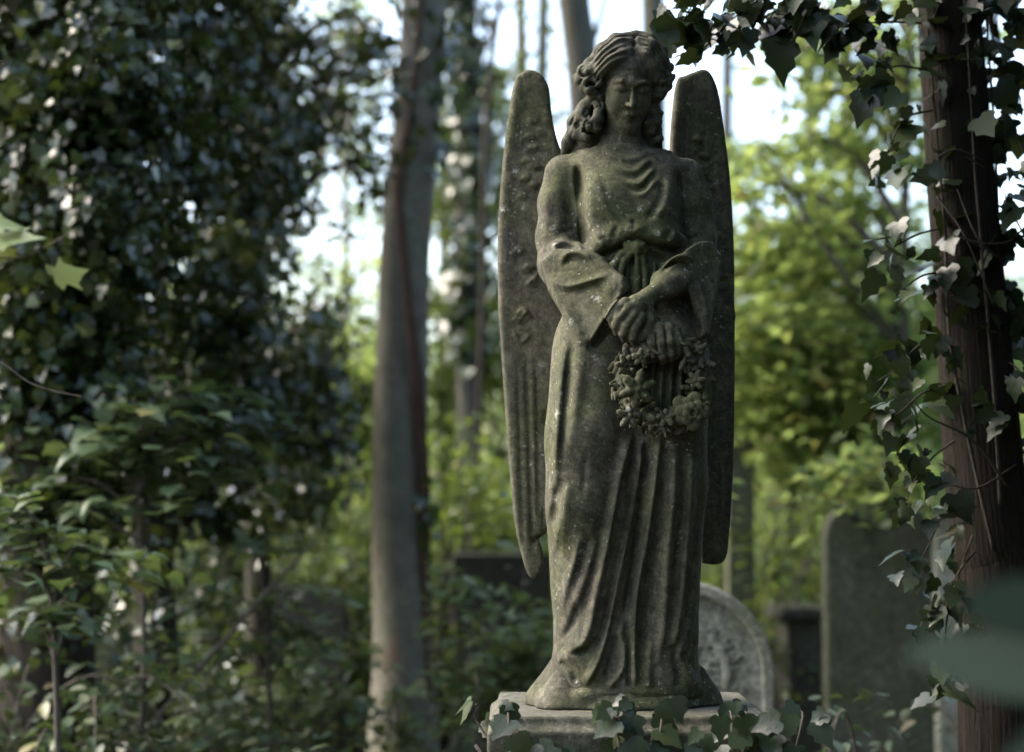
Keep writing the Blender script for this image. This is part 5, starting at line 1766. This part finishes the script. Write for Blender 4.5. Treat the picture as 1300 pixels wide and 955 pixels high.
def spray(pts, n, size=0.056, scatter=0.035, r=0.004, start=0.15):
    """an ivy runner through (px, py, depth) points, its leaves hanging along it"""
    P = np.array([Wd(*q) for q in pts])
    stems6.append((P, [r, r * .8, r * .5][:len(P)] if len(P) <= 3 else np.linspace(r, r * .4, len(P)), dict(seg=6, n=8)))
    S_ = spline(P, 14)
    n = int(n * 1.55)
    k = rng.integers(int(start * len(S_)), len(S_), n)
    p = S_[k] + rng.normal(size=(n, 3)) * scatter
    pos6.append(p)
    nrm6.append(rand_dir(n) * 0.85 + np.array([-0.2, -0.40, 0.6]))
    tip6.append(rand_dir(n) * 0.6 + np.array([0, 0, -0.9]) + (P[-1] - P[0]) / np.linalg.norm(P[-1] - P[0]) * .4)
    siz6.append(0.86 * size * np.clip(rng.lognormal(0, .33, n), .35, 1.9))


y = Y6
# runners up the trunk
for (pts, n) in (([(1262, 700, y - .12), (1230, 560, y - .13), (1206, 430, y - .12), (1200, 300, y - .11), (1190, 180, y - .11), (1180, 60, y - .10), (1172, -60, y - .1)], 36),
                 ([(1270, 640, y - .14), (1262, 500, y - .13), (1250, 360, y - .13), (1238, 220, y - .12), (1230, 80, y - .12), (1220, -60, y - .1)], 24),
                 ([(1300, 700, y + .02), (1285, 520, y), (1270, 330, y), (1262, 160, y), (1252, 20, y), (1246, -80, y)], 34)):
    spray(pts, n, 0.065, 0.022, 0.006)
# side sprays to the left of the trunk
for (pts, n) in (([(1196, 425, y - .1), (1165, 440, y - .2), (1135, 470, y - .25), (1112, 485, y - .28)], 16),
                 ([(1200, 490, y - .1), (1170, 500, y - .2), (1145, 522, y - .22), (1130, 532, y - .22)], 14),
                 ([(1205, 345, y - .1), (1172, 350, y - .15), (1140, 372, y - .2)], 9),
                 ([(1192, 290, y - .1), (1160, 300, y - .15), (1120, 322, y - .2)], 7),
                 ([(1185, 140, y - .1), (1150, 150, y - .12), (1130, 185, y - .15), (1125, 210, y - .15)], 14),
                 ([(1182, 90, y - .1), (1140, 84, y - .15), (1110, 96, y - .2), (1098, 120, y - .2)], 16),
                 ([(1178, 30, y - .1), (1120, 28, y - .15), (1070, 34, y - .2), (1030, 24, y - .22), (985, 18, y - .22)], 46),
                 ([(1170, -40, y - .1), (1080, -30, y - .2), (980, -8, y - .25), (930, 24, y - .25), (905, 38, y - .25), (890, 62, y - .25)], 34),
                 ([(1170, -60, y - .1), (1060, -50, y - .2), (960, -36, y - .25), (905, -14, y - .28), (880, 6, y - .28), (868, 26, y - .28)], 28),
                 ([(1040, -36, y - .2), (1020, 0, y - .2), (1008, 26, y - .2), (985, 40, y - .2)], 16),
                 ([(1212, 560, y - .12), (1185, 580, y - .2), (1160, 612, y - .22), (1150, 640, y - .22)], 18),
                 ([(1225, 640, y - .12), (1200, 650, y - .18), (1180, 690, y - .2), (1165, 720, y - .2)], 12),
                 ([(1238, 700, y - .12), (1215, 730, y - .18), (1196, 770, y - .2), (1190, 800, y - .2)], 13),
                 ([(1252, 780, y - .12), (1228, 820, y - .16), (1212, 850, y - .18), (1200, 880, y - .18)], 15),
                 ([(1235, 680, y - .12), (1205, 770, y - .2), (1200, 830, y - .2)], 10)):
    spray(pts, n, 0.062 if pts[0][1] > 100 else 0.072, 0.038, 0.0035)
# leaves to the right of the trunk
for (pts, n) in (([(1258, 60, y), (1285, 80, y + .05), (1310, 120, y + .1)], 16), ([(1262, 150, y), (1290, 170, y + .05), (1310, 220, y + .05)], 16), ([(1266, 260, y), (1290, 280, y - .05), (1312, 330, y - .05)], 12),
                 ([(1276, 380, y), (1300, 400, y), (1320, 450, y)], 12), ([(1250, -20, y), (1290, 10, y), (1330, 40, y)], 20), ([(1282, 460, y - .1), (1305, 480, y - .2), (1330, 500, y - .25)], 6), ([(1290, 560, y), (1312, 600, y), (1325, 680, y)], 12)):
    spray(pts, n, 0.066, 0.045, 0.0035)
# thin bare dead runners
for pts in ([(1190, 250, y - .12), (1225, 300, y - .16), (1262, 390, y - .14)], [(1280, 620, y - .14), (1236, 560, y - .2), (1180, 530, y - .25), (1160, 508, y - .27)], [(1190, 200, y - .13), (1215, 190, y - .15), (1250, 205, y - .12)],
            [(1300, 300, y - .05), (1260, 310, y - .15), (1205, 298, y - .16)], [(1290, 590, y - .1), (1240, 620, y - .18), (1198, 612, y - .2)], [(1270, 330, y - .12), (1240, 300, y - .2), (1215, 240, y - .16)]):
    stems6.append((np.array([Wd(*q) for q in pts]), [.004, .003, .0015], dict(seg=5, n=8)))
tubes('stem', stems6, B_DARK, iv6)
V, Fc = leaf_geo(np.vstack(pos6), np.vstack(nrm6), np.vstack(tip6), np.concatenate(siz6), LEAF_IVY)
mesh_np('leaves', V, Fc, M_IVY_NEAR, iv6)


# ------------------------------------------------------------------ blurred leaves close to the camera
def twig_thing(name, label, cat, path, leafs, mat, tpl, r=0.004, group=None):
    """path: (px, py, depth); leafs: (px, py, depth, tip px, tip py, tip depth, normal)"""
    P = np.array([Wd(*q) for q in path])
    b = P[0].copy()
    t = thing(name, label, cat, b, group)
    sp = [(P, np.linspace(r, r * .4, len(P)), dict(seg=7, n=8))]
    pos, nr, tp_, sz = [], [], [], []
    S_ = spline(P, 12)
    for q in leafs:
        a, e = Wd(*q[0:3]), Wd(*q[3:6])
        pos.append(a); tp_.append(e - a); nr.append(q[6]); sz.append(np.linalg.norm(e - a))
        k = np.argmin(np.linalg.norm(S_ - a, axis=1))
        sp.append((np.array([S_[k], (S_[k] + a) / 2 + (0, 0, .004), a]), [r * .5, r * .4, r * .35], dict(seg=5, n=4)))
    tubes('stem', sp, B_TWIG, t)
    V, Fc = leaf_geo(np.array(pos), np.array(nr), np.array(tp_), np.array(sz), tpl)
    mesh_np('leaves', V, Fc, mat, t)
    return t


twig_thing('shrub_sprig', 'broad blue-green leaves on a sprig very close at the lower right corner', 'sprig',
           [(1420, 1250, 2.0), (1400, 1000, 2.0), (1370, 850, 2.0), (1340, 770, 2.0)],
           [(1362, 772, 2.0, 1226, 765, 1.97, (.15, -.93, .35)), (1372, 842, 2.0, 1164, 828, 1.95, (.05, -.62, .78)), (1390, 930, 2.0, 1262, 960, 1.95, (.1, -.6, .7)), (1340, 770, 2.0, 1390, 690, 2.0, (0, -.7, .6))],
           M_BLUE, LEAF_OVAL)
NW = [('small low weed at the lower left corner', 20, 5.6, .95), ('low weed in the foreground under the broad-leaved sapling', 120, 5.9, 1.0), ('low leafy weed between the sapling and the grey trunk', 300, 6.2, .95),
      ('low weed spreading left of the pedestal', 560, 6.4, .85)]
for lab, px, Y, hh in NW:
    bramble(lab, px, Y, 12, hh * .9, 300, M_LAYER, .06, LEAF_NETTLE, r=.42, name='weed', cat='weed', group='weeds in the near foreground')

yl = 4.0
twig_thing('maple_twig', 'pale green and yellow maple leaves on a thin twig at the left edge', 'twig', [(-180, 420, yl), (-80, 350, yl), (-20, 330, yl), (30, 326, yl), (60, 312, yl), (82, 300, yl)],
           [(-12, 290, yl, 32, 258, yl, (.2, -.75, .6)), (-20, 300, yl, 62, 306, yl - .02, (0, -.5, .85)), (10, 330, yl, 3, 300, yl, (0, -.8, .5)), (68, 352, yl, 106, 322, yl, (.3, -.7, .6)), (-40, 300, yl, -90, 270, yl, (0, -.5, .8))],
           M_PALE, LEAF_MAPLE, 0.003)
twig_thing('bare_twig', 'thin bare twig with few leaves hooking in from the left edge', 'twig', [(-120, 400, 4.3), (-60, 430, 4.3), (0, 460, 4.3), (36, 485, 4.3), (66, 496, 4.3), (105, 504, 4.3)],
           [(-60, 430, 4.3, -70, 470, 4.3, (0, -.6, .7)), (-30, 446, 4.3, -20, 410, 4.3, (0, -.6, .7))], M_PALE, LEAF_OVAL, 0.003)
# bare fallen sticks
for (a, b, Y, lab) in (((318, 775), (402, 684), 7.4, 'long bare stick slanting up through the undergrowth left of the grey trunk'),):
    p, q = Wd(*a, Y), Wd(*b, Y)
    d = (p - q) / np.linalg.norm(p - q)
    k = (p[2] - gz(p[0], p[1]) + .05) / max(-d[2], .2)
    p0 = p + d * k
    t = thing('stick', lab, 'stick', p0)
    tubes('shaft', [(np.array([p0, (p0 + p) / 2 + (.03, 0, 0), p, (p + q) / 2 + (.012, 0, .01), q]), [.011, .010, .009, .007, .003], dict(seg=7, rough=.1, n=6))], B_TWIG, t)

# ------------------------------------------------------------------ trees outside the view, nearly all added to keep sky light off the angel
def glade_tree(label, x, y, h_, r, n, mat, crown_r, crown_z, leaf=0.17):
    b = np.array([x, y, gz(x, y)])
    t = thing('unseen_tree', label, 'tree', b, 'oaks closing the glade')
    P = np.array([b - (0, 0, .2), b + (0.05, 0, h_ * .3), b + (-.1, .05, h_ * .65), b + (0, 0, h_)])
    sp = [(P, [r * 1.3, r, r * .8, r * .35], dict(seg=16, rough=.08, n=8))]
    c = b + (0, 0, crown_z)
    p, cc = clumps(c, crown_r, max(40, n // 60), n, 0.55, .7, .2)
    p = p[(((p - c) / (np.array(crown_r) * 1.06)) ** 2).sum(1) < 1]
    S_ = spline(P, 8)
    for q in cc[::5]:
        k = np.argmin(np.abs(S_[:, 2] - (q[2] - 0.8)))
        sp.append((np.array([S_[k], (S_[k] + q) / 2 + (0, 0, .2), q]), [.06, .04, .012], dict(seg=6, n=4)))
    tubes('trunk', sp, B_DARK, t)
    leaves('crown', p, leaf, LEAF_SMALL, mat, t, up=.7)
    return t


for a in GLADE:
    glade_tree(*a)
print('near', time.time() - T0)

pi_ = thing('pedestal_ivy', 'dark ivy creeping over the cap and sides of the angel pedestal', 'ivy', (O[0] - .5, O[1] - .5, gz(O[0] - .5, O[1] - .5)))
zt_ = float(O[2])
pp, nn, st_ = [], [], []
for i in range(64):
    x0 = O[0] + rng.uniform(-.36, .36)
    side = rng.random() < .3
    hh = zt_ * rng.uniform(.86, 1.02) if not side else zt_ * rng.uniform(.6, 1.0)
    prof = lambda z: .375 if z > zt_ - .15 else (.29 if z > .3 else .44)
    zs = np.linspace(0.02, hh, 9)
    wob = np.cumsum(rng.normal(size=9)) * .022
    if side:
        sg = -1 if rng.random() < .6 else 1
        P = np.array([(O[0] + sg * prof(z), O[1] + rng.uniform(-.02, .02) + (x0 - O[0]) + w_, z) for z, w_ in zip(zs, wob)])
        nv = (sg, -.2, .3)
    else:
        P = np.array([(x0 * .85 + O[0] * .15 + w_, O[1] - prof(z), z) for z, w_ in zip(zs, wob)])
        nv = (0, -1, .35)
    if hh > zt_ - .03 and rng.random() < .7:
        P = np.vstack([P, P[-1] * (1, 0, 0) + (0, O[1] - .29 if not side else P[-1][1], zt_ + .012)])
    st_.append((P, [.005, .004, .002], dict(seg=5, n=4)))
    S_ = spline(P, 6)
    k = rng.integers(0, len(S_), 26)
    pp.append(S_[k] + rng.normal(size=(26, 3)) * (.02, .02, .015) + np.array(nv) * .015)
    nn.append(np.tile(nv, (26, 1)))
tubes('stem', st_, B_TWIG, pi_)
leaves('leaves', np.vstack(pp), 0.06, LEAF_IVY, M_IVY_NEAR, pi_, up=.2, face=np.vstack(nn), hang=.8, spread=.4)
# =================================================================== CAMERA, LIGHT, SKY
cam_d = bpy.data.cameras.new('camera')
cam = bpy.data.objects.new('camera', cam_d)
COL.objects.link(cam)
cam.location = (0, 0, CAM_Z)
cam.rotation_euler = (math.pi / 2 + PITCH, 0, 0)
cam_d.sensor_width = 36.0
cam_d.lens = 36.0 / (1300 * F)
cam_d.clip_start, cam_d.clip_end = 0.05, 2000
cam_d.dof.use_dof = True
cam_d.dof.focus_distance = 4.92
cam_d.dof.aperture_fstop = cam_d.lens / 46.0
scene.camera = cam

SUN_EL, SUN_AZ = R(44), R(-76)      # azimuth clockwise from +Y
w = bpy.data.worlds.new('World')
scene.world = w
w.use_nodes = True
nt = w.node_tree
bg = nt.nodes['Background']
sky = nt.nodes.new('ShaderNodeTexSky')
sky.sky_type = 'NISHITA'
sky.sun_disc = False
sky.sun_elevation = SUN_EL
sky.sun_rotation = SUN_AZ
sky.air_density = 1.0
sky.dust_density = 4.0
sky.ozone_density = 1.0
nt.links.new(sky.outputs[0], bg.inputs[0])
bg.inputs[1].default_value = 0.15
sd = bpy.data.lights.new('sun', 'SUN')
sun = bpy.data.objects.new('sun', sd)
COL.objects.link(sun)
sd.energy = SUN_E
sd.angle = R(SUN_ANG)
sd.color = (1.0, 0.97, 0.91)
dirv = Vector((math.sin(SUN_AZ) * math.cos(SUN_EL), math.cos(SUN_AZ) * math.cos(SUN_EL), math.sin(SUN_EL)))
sun.rotation_euler = dirv.to_track_quat('Z', 'Y').to_euler()

vs = scene.view_settings
vs.view_transform = 'Standard'
vs.look = 'None'
vs.gamma = 1.0
vs.use_curve_mapping = False
vs.exposure = EXPOSURE
scene.render.engine = 'CYCLES'
cy = scene.cycles
cy.use_denoising = True
cy.max_bounces = 6
cy.diffuse_bounces = 3
cy.glossy_bounces = 2
cy.transmission_bounces = 3
cy.transparent_max_bounces = 4
cy.caustics_reflective = False
cy.caustics_refractive = False
cy.sample_clamp_indirect = 6.0
print('script', time.time() - T0)
